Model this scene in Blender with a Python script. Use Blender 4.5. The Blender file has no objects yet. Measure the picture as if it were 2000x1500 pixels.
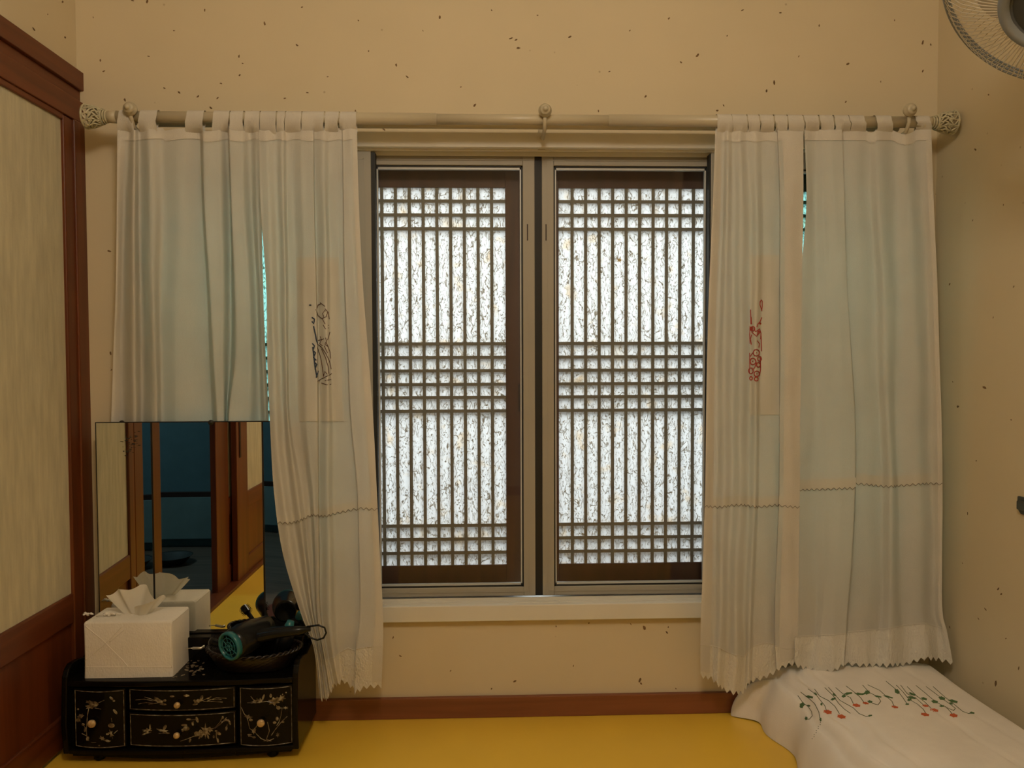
import bpy, math, random
from mathutils import Vector, Matrix
from mathutils.bvhtree import BVHTree
random.seed(7)
C = bpy.context.scene.collection
sc = bpy.context.scene
# ------------------------------------------------------------------ camera
F = 1500.0
CAM = Vector((0.0, -2.083, 0.982))
yaw = math.atan(50 / F); pitch = math.atan(50 / F); rho = 0.0035
fw = Vector((math.sin(yaw) * math.cos(pitch), math.cos(yaw) * math.cos(pitch), -math.sin(pitch)))
rt = Vector((math.cos(yaw), -math.sin(yaw), 0)); up = rt.cross(fw)
rt, up = (rt - rho * up).normalized(), (up + rho * rt).normalized()
cd = bpy.data.cameras.new('camera'); cam = bpy.data.objects.new('camera', cd); C.objects.link(cam)
cd.sensor_width = 36; cd.lens = F / 2000 * 36; cd.clip_start = 0.02
m = Matrix((( rt.x, up.x, -fw.x, CAM.x), (rt.y, up.y, -fw.y, CAM.y), (rt.z, up.z, -fw.z, CAM.z), (0, 0, 0, 1)))
cam.matrix_world = m
sc.camera = cam
# ------------------------------------------------------------------ world, lamps, exposure
w = bpy.data.worlds.new('sky'); sc.world = w; w.use_nodes = True
bg = w.node_tree.nodes['Background']; bg.inputs[0].default_value = (0.75, 0.88, 1.0, 1); bg.inputs[1].default_value = 1.3


def area(name, loc, target, size, size_y, power, col):
    l = bpy.data.lights.new(name, 'AREA'); l.shape = 'RECTANGLE'; l.size = size; l.size_y = size_y
    l.energy = power; l.color = col
    o = bpy.data.objects.new(name, l); C.objects.link(o); o.location = loc
    o.rotation_euler = (Vector(target) - Vector(loc)).to_track_quat('-Z', 'Y').to_euler()
    return o


area('daylight', (0.1, 1.3, 2.2), (0.1, 0.1, 0.75), 3.6, 2.2, 205, (0.86, 0.95, 1.0))
l = bpy.data.lights.new('ceiling_light', 'POINT'); l.energy = 34; l.color = (1.0, 0.86, 0.68); l.shadow_soft_size = 0.16
o = bpy.data.objects.new('ceiling_light', l); C.objects.link(o); o.location = (0.05, -1.85, 2.15)
area('hall_fill', (-2.2, -1.2, 2.3), (-2.2, -1.6, 0), 0.5, 0.5, 9.0, (0.6, 0.9, 1.0))  # added cool fill, no known lamp; lifts the hall out of black in the mirror
sc.view_settings.view_transform = 'Standard'; sc.view_settings.look = 'None'
sc.view_settings.gamma = 1; sc.view_settings.exposure = 0.0
sc.view_settings.use_curve_mapping = False


# ------------------------------------------------------------------ pixel helpers (points on real planes)
def ray(px, py):
    return (fw + rt * ((px - 1000) / F) - up * ((py - 750) / F))


def aY(px, py, Y):
    d = ray(px, py); t = (Y - CAM.y) / d.y
    return CAM + d * t


def aX(px, py, X):
    d = ray(px, py); t = (X - CAM.x) / d.x
    return CAM + d * t


def aZ(px, py, Z):
    d = ray(px, py); t = (Z - CAM.z) / d.z
    return CAM + d * t


def xx(px, Y, py=730): return aY(px, py, Y).x
def zz(py, Y, px=1060): return aY(px, py, Y).z


# ------------------------------------------------------------------ materials
def srgb(r, g, b):
    f = lambda c: (c / 255 / 12.92) if c / 255 <= 0.04045 else ((c / 255 + 0.055) / 1.055) ** 2.4
    return (f(r), f(g), f(b), 1)


class NT:
    def __init__(s, name):
        s.m = bpy.data.materials.new(name); s.m.use_nodes = True; s.t = s.m.node_tree
        s.b = s.t.nodes['Principled BSDF']; s.out = s.t.nodes['Material Output']
    def n(s, ty, **kw):
        x = s.t.nodes.new(ty)
        for k, v in kw.items():
            if k.startswith('i_'):
                key = k[2:]
                key = int(key) if key.isdigit() else key.replace('_', ' ')
                x.inputs[key].default_value = v
            else: setattr(x, k, v)
        return x
    def l(s, a, b): s.t.links.new(a, b)


def coords(N, scale=(1, 1, 1), kind='Object'):
    tc = N.n('ShaderNodeTexCoord'); mp = N.n('ShaderNodeMapping'); mp.inputs['Scale'].default_value = scale
    N.l(tc.outputs[kind], mp.inputs[0]); return mp.outputs[0]


def ramp(N, fac, stops):
    r = N.n('ShaderNodeValToRGB'); e = r.color_ramp.elements
    e[0].position = stops[0][0]; e[0].color = stops[0][1]; e[1].position = stops[1][0]; e[1].color = stops[1][1]
    for p, c in stops[2:]:
        q = e.new(p); q.color = c
    N.l(fac, r.inputs[0]); return r.outputs[0]


def simple(name, col, rough=0.5, metal=0.0, var=0.12, scale=(6, 6, 6), bump=0.0, bscale=80, spec=0.5):
    N = NT(name); v = coords(N, scale)
    no = N.n('ShaderNodeTexNoise', i_Scale=1.0, i_Detail=5.0); N.l(v, no.inputs['Vector'])
    c1 = tuple(max(0, c * (1 - var)) for c in col[:3]) + (1,); c2 = tuple(min(1, c * (1 + var)) for c in col[:3]) + (1,)
    N.l(ramp(N, no.outputs['Fac'], [(0.3, c1), (0.7, c2)]), N.b.inputs['Base Color'])
    N.b.inputs['Roughness'].default_value = rough; N.b.inputs['Metallic'].default_value = metal
    N.b.inputs['Specular IOR Level'].default_value = spec
    if bump:
        n2 = N.n('ShaderNodeTexNoise', i_Scale=bscale, i_Detail=3.0); bp = N.n('ShaderNodeBump', i_Strength=bump, i_Distance=0.002)
        N.l(coords(N), n2.inputs['Vector']); N.l(n2.outputs['Fac'], bp.inputs['Height']); N.l(bp.outputs[0], N.b.inputs['Normal'])
    return N.m


def wood(name, dark, light, axis='z', rough=0.38, freq=30):
    s = {'x': (1.5, freq, freq), 'y': (freq, 1.5, freq), 'z': (freq, freq, 1.5)}[axis]
    N = NT(name); v = coords(N, s)
    no = N.n('ShaderNodeTexNoise', i_Scale=1.0, i_Detail=6.0, i_Distortion=0.6); N.l(v, no.inputs['Vector'])
    N.l(ramp(N, no.outputs['Fac'], [(0.3, dark), (0.72, light)]), N.b.inputs['Base Color'])
    N.b.inputs['Roughness'].default_value = rough
    bp = N.n('ShaderNodeBump', i_Strength=0.08, i_Distance=0.001); N.l(no.outputs['Fac'], bp.inputs['Height']); N.l(bp.outputs[0], N.b.inputs['Normal'])
    return N.m


def cloth(name, col, trans, tcol=None, bump=0.25, wave=900):
    N = NT(name); N.t.nodes.remove(N.b)
    d = N.n('ShaderNodeBsdfDiffuse'); t = N.n('ShaderNodeBsdfTranslucent'); mx = N.n('ShaderNodeMixShader')
    mx.inputs[0].default_value = trans
    no = N.n('ShaderNodeTexNoise', i_Scale=9.0, i_Detail=6.0); N.l(coords(N), no.inputs['Vector'])
    c1 = tuple(c * 0.93 for c in col[:3]) + (1,)
    cr = ramp(N, no.outputs['Fac'], [(0.35, c1), (0.65, col)]); N.l(cr, d.inputs[0])
    t.inputs[0].default_value = tcol or col
    n2 = N.n('ShaderNodeTexNoise', i_Scale=wave, i_Detail=2.0); N.l(coords(N, (1, 1, 0.6)), n2.inputs['Vector'])
    n3 = N.n('ShaderNodeTexNoise', i_Scale=22.0, i_Detail=4.0); N.l(coords(N, (1, 1, 0.25)), n3.inputs['Vector'])
    ad = N.n('ShaderNodeMath', operation='ADD'); ml = N.n('ShaderNodeMath', operation='MULTIPLY'); ml.inputs[1].default_value = 3.5
    N.l(n3.outputs['Fac'], ml.inputs[0]); N.l(n2.outputs['Fac'], ad.inputs[0]); N.l(ml.outputs[0], ad.inputs[1])
    bp = N.n('ShaderNodeBump', i_Strength=bump, i_Distance=0.001); N.l(ad.outputs[0], bp.inputs['Height'])
    N.l(bp.outputs[0], d.inputs['Normal'])
    N.l(d.outputs[0], mx.inputs[1]); N.l(t.outputs[0], mx.inputs[2]); N.l(mx.outputs[0], N.out.inputs[0])
    return N.m


def paper_window(name):
    """mulberry paper: translucent sheet with dark fibres"""
    N = NT(name); N.t.nodes.remove(N.b)
    v = coords(N)
    wn = N.n('ShaderNodeTexNoise', i_Scale=26.0, i_Detail=2.0); N.l(v, wn.inputs['Vector'])
    wm = N.n('ShaderNodeVectorMath', operation='MULTIPLY_ADD'); wm.inputs[1].default_value = (0.030, 0.030, 0.030)
    N.l(wn.outputs['Color'], wm.inputs[0]); N.l(v, wm.inputs[2])
    facs = []
    for sc_, wd, off in ((60.0, 0.017, 0.0), (110.0, 0.026, 3.1), (34.0, 0.012, 7.7)):
        mp = N.n('ShaderNodeMapping'); mp.inputs['Location'].default_value = (off, off, off); mp.inputs['Rotation'].default_value = (off, off * 2, off)
        mp.inputs['Scale'].default_value = (1.5, 1.5, 0.5)
        N.l(wm.outputs[0], mp.inputs[0])
        vo = N.n('ShaderNodeTexVoronoi', feature='DISTANCE_TO_EDGE', i_Scale=sc_); N.l(mp.outputs[0], vo.inputs['Vector'])
        lt = N.n('ShaderNodeMapRange'); lt.inputs['From Min'].default_value = wd; lt.inputs['From Max'].default_value = wd * 2.6
        lt.inputs['To Min'].default_value = 1; lt.inputs['To Max'].default_value = 0
        N.l(vo.outputs['Distance'], lt.inputs['Value'])
        ms = N.n('ShaderNodeTexNoise', i_Scale=sc_ * 1.5, i_Detail=1.0); N.l(mp.outputs[0], ms.inputs['Vector'])
        gt = N.n('ShaderNodeMapRange'); gt.inputs['From Min'].default_value = 0.52; gt.inputs['From Max'].default_value = 0.56
        N.l(ms.outputs['Fac'], gt.inputs['Value'])
        mu = N.n('ShaderNodeMath', operation='MULTIPLY'); N.l(lt.outputs[0], mu.inputs[0]); N.l(gt.outputs[0], mu.inputs[1])
        facs.append(mu.outputs[0])
    a = N.n('ShaderNodeMath', operation='MAXIMUM'); N.l(facs[0], a.inputs[0]); N.l(facs[1], a.inputs[1])
    b = N.n('ShaderNodeMath', operation='MAXIMUM'); N.l(a.outputs[0], b.inputs[0]); N.l(facs[2], b.inputs[1])
    cn = N.n('ShaderNodeTexNoise', i_Scale=20.0, i_Detail=4.0); N.l(v, cn.inputs['Vector'])
    base = ramp(N, cn.outputs['Fac'], [(0.26, (0.90, 0.76, 0.62, 1)), (0.42, (0.90, 0.87, 0.86, 1))])
    mc = N.n('ShaderNodeMix', data_type='RGBA'); N.l(base, mc.inputs['A']); mc.inputs['B'].default_value = (0.33, 0.28, 0.23, 1)
    N.l(b.outputs[0], mc.inputs['Factor'])
    d = N.n('ShaderNodeBsdfDiffuse'); d.inputs[0].default_value = (0.62, 0.58, 0.5, 1)
    t = N.n('ShaderNodeBsdfTranslucent'); N.l(mc.outputs['Result'], t.inputs[0])
    mx = N.n('ShaderNodeMixShader'); mx.inputs[0].default_value = 0.7
    N.l(d.outputs[0], mx.inputs[1]); N.l(t.outputs[0], mx.inputs[2]); N.l(mx.outputs[0], N.out.inputs[0])
    return N.m


def glass(name, tint, refl=0.08):
    N = NT(name); N.t.nodes.remove(N.b)
    t = N.n('ShaderNodeBsdfTransparent'); t.inputs[0].default_value = tint
    g = N.n('ShaderNodeBsdfGlossy'); g.inputs['Roughness'].default_value = 0.02; g.inputs[0].default_value = (1, 1, 1, 1)
    fr = N.n('ShaderNodeFresnel', i_IOR=1.3); mx = N.n('ShaderNodeMixShader')
    N.l(fr.outputs[0], mx.inputs[0]); N.l(t.outputs[0], mx.inputs[1]); N.l(g.outputs[0], mx.inputs[2]); N.l(mx.outputs[0], N.out.inputs[0])
    return N.m


def wallpaper(name, col, col2):
    N = NT(name); v = coords(N)
    n1 = N.n('ShaderNodeTexNoise', i_Scale=3.0, i_Detail=6.0); N.l(v, n1.inputs['Vector'])
    base = ramp(N, n1.outputs['Fac'], [(0.3, col2), (0.7, col)])
    vo = N.n('ShaderNodeTexVoronoi', feature='F1', i_Scale=13.0); N.l(v, vo.inputs['Vector'])
    lt = N.n('ShaderNodeMapRange'); lt.inputs['From Min'].default_value = 0.018; lt.inputs['From Max'].default_value = 0.05
    lt.inputs['To Min'].default_value = 0.55; lt.inputs['To Max'].default_value = 0
    N.l(vo.outputs['Distance'], lt.inputs['Value'])
    mc = N.n('ShaderNodeMix', data_type='RGBA'); N.l(base, mc.inputs['A']); mc.inputs['B'].default_value = (0.30, 0.2, 0.1, 1)
    N.l(lt.outputs[0], mc.inputs['Factor']); N.l(mc.outputs['Result'], N.b.inputs['Base Color'])
    N.b.inputs['Roughness'].default_value = 0.75; N.b.inputs['Specular IOR Level'].default_value = 0.2
    n2 = N.n('ShaderNodeTexNoise', i_Scale=220.0, i_Detail=3.0); N.l(v, n2.inputs['Vector'])
    bp = N.n('ShaderNodeBump', i_Strength=0.12, i_Distance=0.001); N.l(n2.outputs['Fac'], bp.inputs['Height']); N.l(bp.outputs[0], N.b.inputs['Normal'])
    return N.m


M = {}
M['wall'] = wallpaper('cream_wallpaper', (0.67, 0.575, 0.40, 1), (0.635, 0.545, 0.375, 1))
M['hall_wall'] = simple('hall_wall_paint', (0.10, 0.20, 0.23, 1), 0.8)
M['hall_board'] = simple('hall_teal_board', (0.17, 0.27, 0.27, 1), 0.7)
M['ceiling'] = simple('ceiling_paper', (0.75, 0.68, 0.52, 1), 0.8, var=0.04)
M['floor'] = simple('oiled_paper_floor', (0.80, 0.50, 0.05, 1), 0.33, var=0.07, scale=(2.2, 2.2, 2.2), bump=0.05, bscale=9)
M['wood_y'] = wood('red_wood_rail', (0.095, 0.022, 0.006, 1), (0.18, 0.046, 0.012, 1), 'y')
M['wood_z'] = wood('red_wood_post', (0.095, 0.022, 0.006, 1), (0.18, 0.046, 0.012, 1), 'z')
M['wood_x'] = wood('red_wood_board', (0.17, 0.055, 0.022, 1), (0.28, 0.095, 0.04, 1), 'x')
M['wood_dark'] = simple('dark_groove', (0.03, 0.010, 0.005, 1), 0.6)
M['sash_wood'] = wood('lattice_frame_wood', (0.055, 0.018, 0.009, 1), (0.09, 0.030, 0.014, 1), 'z', 0.6)
M['bar'] = simple('lattice_bar_wood', (0.185, 0.15, 0.115, 1), 0.6, var=0.1)
M['hall_floor'] = wood('hall_boards', (0.10, 0.075, 0.055, 1), (0.20, 0.15, 0.11, 1), 'x', 0.4)
M['door_paper'] = simple('door_mulberry_paper', (0.56, 0.51, 0.36, 1), 0.85, var=0.13, scale=(60, 60, 9), bump=0.3, bscale=150)
M['paper'] = paper_window('window_mulberry_paper')
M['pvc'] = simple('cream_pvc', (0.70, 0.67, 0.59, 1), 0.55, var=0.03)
M['pvc_shaded'] = simple('cream_pvc_shaded', (0.36, 0.335, 0.28, 1), 0.55, var=0.03)  # same cream PVC, darkened so its colour carries the shade on the recessed sashes
M['gasket'] = simple('black_rubber', (0.012, 0.012, 0.011, 1), 0.6)
M['alu'] = simple('grey_glazing_bead', (0.55, 0.56, 0.55, 1), 0.35, var=0.03)
M['clear'] = glass('clear_glass', (0.95, 0.98, 0.97, 1))
M['cyan'] = glass('cyan_glass', (0.62, 0.95, 0.90, 1))
M['curtain'] = cloth('white_cotton', (0.70, 0.68, 0.63, 1), 0.27, (0.74, 0.71, 0.58, 1), bump=0.8)
M['hem'] = cloth('doubled_cotton', (0.72, 0.68, 0.61, 1), 0.12, (0.7, 0.7, 0.55, 1), bump=0.9)
M['patch'] = cloth('patch_cotton', (0.70, 0.67, 0.60, 1), 0.18, (0.7, 0.74, 0.58, 1), bump=0.4)
M['lace'] = cloth('cotton_lace', (0.80, 0.76, 0.68, 1), 0.18, (0.7, 0.7, 0.6, 1), bump=3.0, wave=260)
M['rod'] = simple('cream_painted_metal', (0.52, 0.46, 0.33, 1), 0.35, var=0.05)
M['rod2'] = simple('antique_cream_metal', (0.48, 0.44, 0.30, 1), 0.4, var=0.25, scale=(120, 120, 120))
M['lacquer'] = simple('black_lacquer', (0.005, 0.004, 0.003, 1), 0.14, var=0.2, spec=0.15)
M['mirror'] = simple('mirror_silver', (0.78, 0.80, 0.77, 1), 0.0, 1.0, var=0.0)
M['frame_black'] = simple('black_mirror_edge', (0.010, 0.009, 0.008, 1), 0.4)
M['brass'] = simple('worn_brass', (0.60, 0.42, 0.20, 1), 0.35, 0.2, var=0.3, scale=(200, 200, 200))
M['silver'] = simple('silver_rim', (0.65, 0.62, 0.55, 1), 0.3, 0.8, var=0.1)
M['basket'] = simple('dark_wicker', (0.014, 0.009, 0.007, 1), 0.3, var=0.5, scale=(150, 150, 150))
M['black_plastic'] = simple('black_plastic', (0.008, 0.009, 0.010, 1), 0.25, spec=0.3)
M['teal'] = simple('teal_plastic', (0.02, 0.15, 0.17, 1), 0.25, var=0.1)
M['box_cloth'] = cloth('box_linen', (0.83, 0.78, 0.70, 1), 0.0, bump=1.0, wave=260)
M['tissue'] = cloth('tissue_paper', (0.82, 0.78, 0.68, 1), 0.25, bump=0.3)
M['bedding'] = cloth('bedding_cotton', (0.86, 0.80, 0.73, 1), 0.0, bump=0.6)
M['green'] = simple('green_thread', (0.07, 0.14, 0.05, 1), 0.8, var=0.2)
M['stem'] = simple('olive_thread', (0.09, 0.10, 0.045, 1), 0.8, var=0.2)
M['orange'] = simple('orange_thread', (0.55, 0.11, 0.035, 1), 0.8, var=0.15)
M['red'] = simple('red_thread', (0.36, 0.05, 0.035, 1), 0.8, var=0.15)
M['navy'] = simple('navy_thread', (0.03, 0.05, 0.09, 1), 0.8)
M['brown'] = simple('brown_thread', (0.10, 0.045, 0.03, 1), 0.8)
M['fleck'] = simple('plant_fleck', (0.17, 0.10, 0.045, 1), 0.9, var=0.35, scale=(90, 90, 90))
M['fan_grey'] = simple('grey_fan_plastic', (0.22, 0.235, 0.24, 1), 0.4, var=0.06)
M['fan_wire'] = simple('fan_guard_wire', (0.62, 0.55, 0.42, 1), 0.35, 0.1, var=0.1)
M['fan_blade'] = simple('fan_blade_plastic', (0.52, 0.46, 0.36, 1), 0.3, var=0.05)
M['steel'] = simple('dull_steel', (0.10, 0.105, 0.10, 1), 0.35, 0.6, var=0.2)


def pearl():
    N = NT('mother_of_pearl'); v = coords(N)
    n = N.n('ShaderNodeTexNoise', i_Scale=110.0, i_Detail=2.0); N.l(v, n.inputs['Vector'])
    N.l(ramp(N, n.outputs['Fac'], [(0.32, (0.05, 0.03, 0.018, 1)), (0.70, (0.40, 0.36, 0.24, 1)), (0.5, (0.18, 0.13, 0.07, 1))]), N.b.inputs['Base Color'])
    N.b.inputs['Roughness'].default_value = 0.3; return N.m


M['pearl'] = pearl()


# ------------------------------------------------------------------ mesh helpers
class MB:
    def __init__(s): s.v = []; s.f = []
    def add(s, vs, fs):
        k = len(s.v); s.v += [tuple(v) for v in vs]; s.f += [tuple(i + k for i in f) for f in fs]; return s
    def box(s, x0, x1, y0, y1, z0, z1):
        x0, x1 = sorted((x0, x1)); y0, y1 = sorted((y0, y1)); z0, z1 = sorted((z0, z1))
        return s.add([(x0, y0, z0), (x1, y0, z0), (x1, y1, z0), (x0, y1, z0), (x0, y0, z1), (x1, y0, z1), (x1, y1, z1), (x0, y1, z1)],
                     [(0, 3, 2, 1), (4, 5, 6, 7), (0, 1, 5, 4), (1, 2, 6, 5), (2, 3, 7, 6), (3, 0, 4, 7)])
    def tube(s, pts, r, n=8, closed=False, cap=True, flat=None):
        pts = [Vector(p) for p in pts]; N = len(pts); rs = r if isinstance(r, (list, tuple)) else [r] * N
        vs = []; prev = None
        for i, p in enumerate(pts):
            if closed: t = pts[(i + 1) % N] - pts[i - 1]
            else: t = pts[min(i + 1, N - 1)] - pts[max(i - 1, 0)]
            if t.length < 1e-9: t = Vector((0, 0, 1))
            t.normalize()
            if prev is None:
                a = Vector((0, 0, 1)) if abs(t.z) < 0.9 else Vector((1, 0, 0)); u = t.cross(a).normalized()
            else:
                u = (prev - t * prev.dot(t))
                u = u.normalized() if u.length > 1e-6 else t.orthogonal().normalized()
            prev = u; wv = t.cross(u)
            for k in range(n):
                an = 2 * math.pi * k / n; vs.append(p + (u * math.cos(an) + wv * math.sin(an)) * rs[i])
        fs = []
        for i in range(N if closed else N - 1):
            j = (i + 1) % N
            for k in range(n):
                k2 = (k + 1) % n; fs.append((i * n + k, i * n + k2, j * n + k2, j * n + k))
        if cap and not closed: fs += [tuple(range(n - 1, -1, -1)), tuple((N - 1) * n + k for k in range(n))]
        return s.add(vs, fs)
    def lathe(s, prof, center, axis=(0, 0, 1), n=24, sx=1, sy=1):
        ax = Vector(axis).normalized(); q = Vector((0, 0, 1)).rotation_difference(ax)
        vs = []
        for r, h in prof:
            for k in range(n):
                a = 2 * math.pi * k / n; vs.append(Vector(center) + q @ Vector((r * math.cos(a) * sx, r * math.sin(a) * sy, h)))
        fs = [(i * n + k, i * n + (k + 1) % n, (i + 1) * n + (k + 1) % n, (i + 1) * n + k) for i in range(len(prof) - 1) for k in range(n)]
        if prof[0][0] > 1e-5: fs.append(tuple(range(n - 1, -1, -1)))
        if prof[-1][0] > 1e-5: fs.append(tuple((len(prof) - 1) * n + k for k in range(n)))
        return s.add(vs, fs)
    def grid(s, rows, closed=False):
        n = len(rows[0]); vs = [p for r in rows for p in r]
        fs = [(i * n + k, i * n + (k + 1) % n, (i + 1) * n + (k + 1) % n, (i + 1) * n + k) for i in range(len(rows) - 1) for k in range(n if closed else n - 1)]
        return s.add(vs, fs)
    def prism(s, poly, d):
        """poly: list of points, extruded along vector d"""
        n = len(poly); d = Vector(d); vs = [Vector(p) for p in poly] + [Vector(p) + d for p in poly]
        fs = [tuple(range(n)), tuple(range(2 * n - 1, n - 1, -1))] + [(i, i + n, (i + 1) % n + n, (i + 1) % n) for i in range(n)]
        return s.add(vs, fs)
    def build(s, name, mat, parent=None, smooth=False, bevel=0, loc=None):
        me = bpy.data.meshes.new(name); me.from_pydata(s.v, [], s.f); me.materials.append(M[mat] if isinstance(mat, str) else mat)
        import bmesh
        b = bmesh.new(); b.from_mesh(me); bmesh.ops.recalc_face_normals(b, faces=b.faces); b.to_mesh(me); b.free()
        if smooth:
            for p in me.polygons: p.use_smooth = True
        o = bpy.data.objects.new(name, me); C.objects.link(o)
        if parent: 
            o.parent = parent
            pw = world_loc(parent); me.transform(Matrix.Translation(-pw))
        elif loc is not None:
            me.transform(Matrix.Translation(-Vector(loc))); o.location = loc
        if bevel:
            md = o.modifiers.new('bevel', 'BEVEL'); md.width = bevel; md.segments = 2; md.limit_method = 'ANGLE'
        return o


def world_loc(o):
    p = Vector((0, 0, 0))
    while o: p = p + o.location; o = o.parent
    return p


def thing(name, label, cat, loc=(0, 0, 0), group=None):
    o = bpy.data.objects.new(name, None); C.objects.link(o); o.location = loc; o.empty_display_size = 0.05
    tag(o, label, cat, group); return o


def tag(o, label, cat, group=None):
    o['label'] = label; o['category'] = cat
    if group: o['group'] = group
    return o


def struct_root(name, loc=(0, 0, 0)):
    o = bpy.data.objects.new(name, None); C.objects.link(o); o.location = loc; o['kind'] = 'structure'; return o


def struct(o): o['kind'] = 'structure'; return o


# ------------------------------------------------------------------ room shell
XL, XR, ZC, YB = -1.073, 1.235, 2.40, -3.3
OX0, OX1 = xx(282, 0), xx(1788, 0)
OZ0, OZ1 = zz(1190, 0), zz(274, 0)
T = 0.24
b = MB()
b.box(XL - 0.1, OX0, 0, T, -0.02, ZC); b.box(OX1, XR + 0.1, 0, T, -0.02, ZC)
b.box(OX0, OX1, 0, T, -0.02, OZ0); b.box(OX0, OX1, 0, T, OZ1, ZC)
wall_back = struct(b.build('wall_back', 'wall'))
wall_right = struct(MB().box(XR, XR + 0.1, YB, 0, -0.02, ZC).build('wall_right', 'wall'))
struct(MB().box(XL - 0.1, XR + 0.1, YB - 0.1, YB, -0.02, ZC).build('wall_front', 'wall'))
struct(MB().box(XL - 0.1, XR + 0.1, YB - 0.1, T, ZC, ZC + 0.1).build('ceiling', 'ceiling'))
struct(MB().box(XL - 0.06, XR + 0.1, YB - 0.1, T, -0.1, 0).build('floor', 'floor'))
ZT = 1.735
wl = MB().box(XL - 0.1, XL, YB, 0, ZT - 0.02, ZC); wl.box(XL - 0.1, XL, YB, -2.65, -0.02, ZT - 0.02); wl.box(XL - 0.1, XL - 0.03, -0.13, 0, -0.02, ZT - 0.02)
wall_left = struct(wl.build('wall_left', 'wall'))
# hall beyond the doorway (seen only in the dresser mirror)
struct(MB().box(-3.2, XL - 0.06, -3.3, 0.2, -0.12, -0.02).build('hall_floor', 'hall_floor'))
hw = MB().box(-3.2, XL - 0.1, -2.3, -2.2, -0.1, 2.4); hw.box(-3.3, -3.2, -3.3, 0.2, -0.1, 2.4); hw.box(-3.2, XL - 0.1, 0.1, 0.2, -0.1, 2.4)
struct(hw.build('hall_wall', 'hall_wall'))
struct(MB().box(-3.2, XL - 0.1, -2.3, -2.16, 0.03, 0.25).build('hall_skirting', 'hall_board'))
struct(MB().box(-3.2, XL - 0.1, -2.3, -2.17, 0.25, 0.275).build('hall_trim', 'wood_dark'))
struct(MB().box(-3.3, XL - 0.1, -2.3, 0.2, 2.4, 2.5).build('hall_ceiling', 'hall_wall'))
bw = thing('steel_basin', 'dull steel basin on the dark hall boards, seen in the mirror', 'basin', (-1.55, -1.85, -0.02))
MB().lathe([(0.001, 0), (0.06, 0.0), (0.09, 0.035), (0.098, 0.04), (0.088, 0.036), (0.055, 0.005), (0.001, 0.005)], (-1.55, -1.85, -0.02), n=28).build('bowl', 'steel', bw, True)

# plant flecks in the wallpaper
def flecks(pts, fn, nrm):
    b = MB()
    nrm = Vector(nrm)
    for (px, py, s) in pts:
        p = fn(px, py); a = random.uniform(0, math.pi); r = s * 0.0010
        u = nrm.orthogonal().normalized(); v = nrm.cross(u)
        n = 7; ring = []
        for k in range(n):
            t = 2 * math.pi * k / n
            e = (u * math.cos(a) + v * math.sin(a)) * math.cos(t) * r * 1.5 * random.uniform(0.7, 1.3) + (v * math.cos(a) - u * math.sin(a)) * math.sin(t) * r * 0.75 * random.uniform(0.6, 1.3)
            ring.append(p + e + nrm * 0.0004)
        b.add(ring + [p + nrm * 0.0009], [(k, (k + 1) % n, n) for k in range(n)])
    return b


FB = [(517, 46, 4), (467, 110, 3), (474, 124, 2), (580, 88, 3), (590, 14, 2), (774, 127, 3.5), (795, 150, 3), (859, 34, 3.5), (826, 60, 2), (998, 75, 3.5), (1008, 78, 3), (1013, 94, 3.5),
      (1306, 36, 2.5), (1113, 72, 3), (1362, 108, 4), (1330, 122, 2.5), (1512, 162, 4), (1497, 178, 3.5), (1524, 25, 2.5), (1655, 125, 3.5), (1802, 83, 4), (1818, 87, 2.5), (1802, 139, 3),
      (1261, 188, 3), (1169, 217, 3), (927, 206, 3.5), (600, 181, 2.5), (556, 192, 2.5), (182, 34, 2), (196, 118, 2.5), (203, 139, 2.5), (468, 147, 2.5), (432, 163, 2.5), (321, 172, 2.5), (350, 181, 3),
      (387, 188, 3), (425, 192, 2.5), (244, 195, 3.5), (412, 211, 3), (259, 1, 3), (287, 3, 4), (694, 217, 3), (1401, 216, 3), (1652, 199, 2.5), (1413, 206, 2.5), (750, 253, 3), (867, 250, 2.5), (1349, 254, 3),
      (213, 490, 3.5), (216, 690, 4), (218, 722, 2), (1829, 379, 2), (1258, 1226, 5), (1302, 1235, 3), (1305, 1225, 2), (1232, 1219, 2), (1250, 1328, 4.5), (1006, 1330, 3.5), (782, 1281, 3), (768, 1245, 2.5),
      (1086, 1223, 2), (1150, 1217, 2), (960, 1345, 2), (1120, 1300, 2), (880, 1310, 2), (1320, 1345, 2), (700, 40, 2), (640, 150, 2), (900, 170, 2), (1050, 30, 2), (1230, 60, 2), (1420, 70, 2), (1600, 50, 2.5),
      (1720, 160, 2), (1560, 110, 2), (1190, 140, 2), (340, 60, 2), (400, 20, 2.5), (290, 110, 2), (720, 100, 2), (1450, 20, 2.5), (1747, 40, 2), (960, 20, 2), (1252, 1335, 3)]
o = flecks(FB, lambda x, y: aY(x, y, 0), (0, -1, 0)).build('plant_flecks', 'fleck', wall_back); o['kind'] = 'stuff'
FR = [(1905, 292, 3.5), (1855, 555, 3), (1861, 746, 2), (1871, 794, 4), (1923, 757, 5), (1890, 1003, 2.5), (1907, 900, 2), (1945, 1335, 5), (1950, 1150, 3.5), (1956, 1160, 3), (1925, 1190, 3), (1911, 1208, 2.5),
      (1965, 1247, 2), (1855, 1225, 2.5), (1990, 1305, 3), (1931, 185, 2.5), (1870, 240, 2), (1960, 400, 2), (1980, 560, 2.5), (1900, 430, 2), (1940, 620, 2), (1975, 820, 2), (1880, 1100, 2)]
o = flecks(FR, lambda x, y: aX(x, y, XR), (-1, 0, 0)).build('plant_flecks', 'fleck', wall_right); o['kind'] = 'stuff'
FL = [(122, 4, 4), (66, 57, 4), (127, 73, 3.5), (171, 94, 3), (93, 28, 2)]
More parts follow.
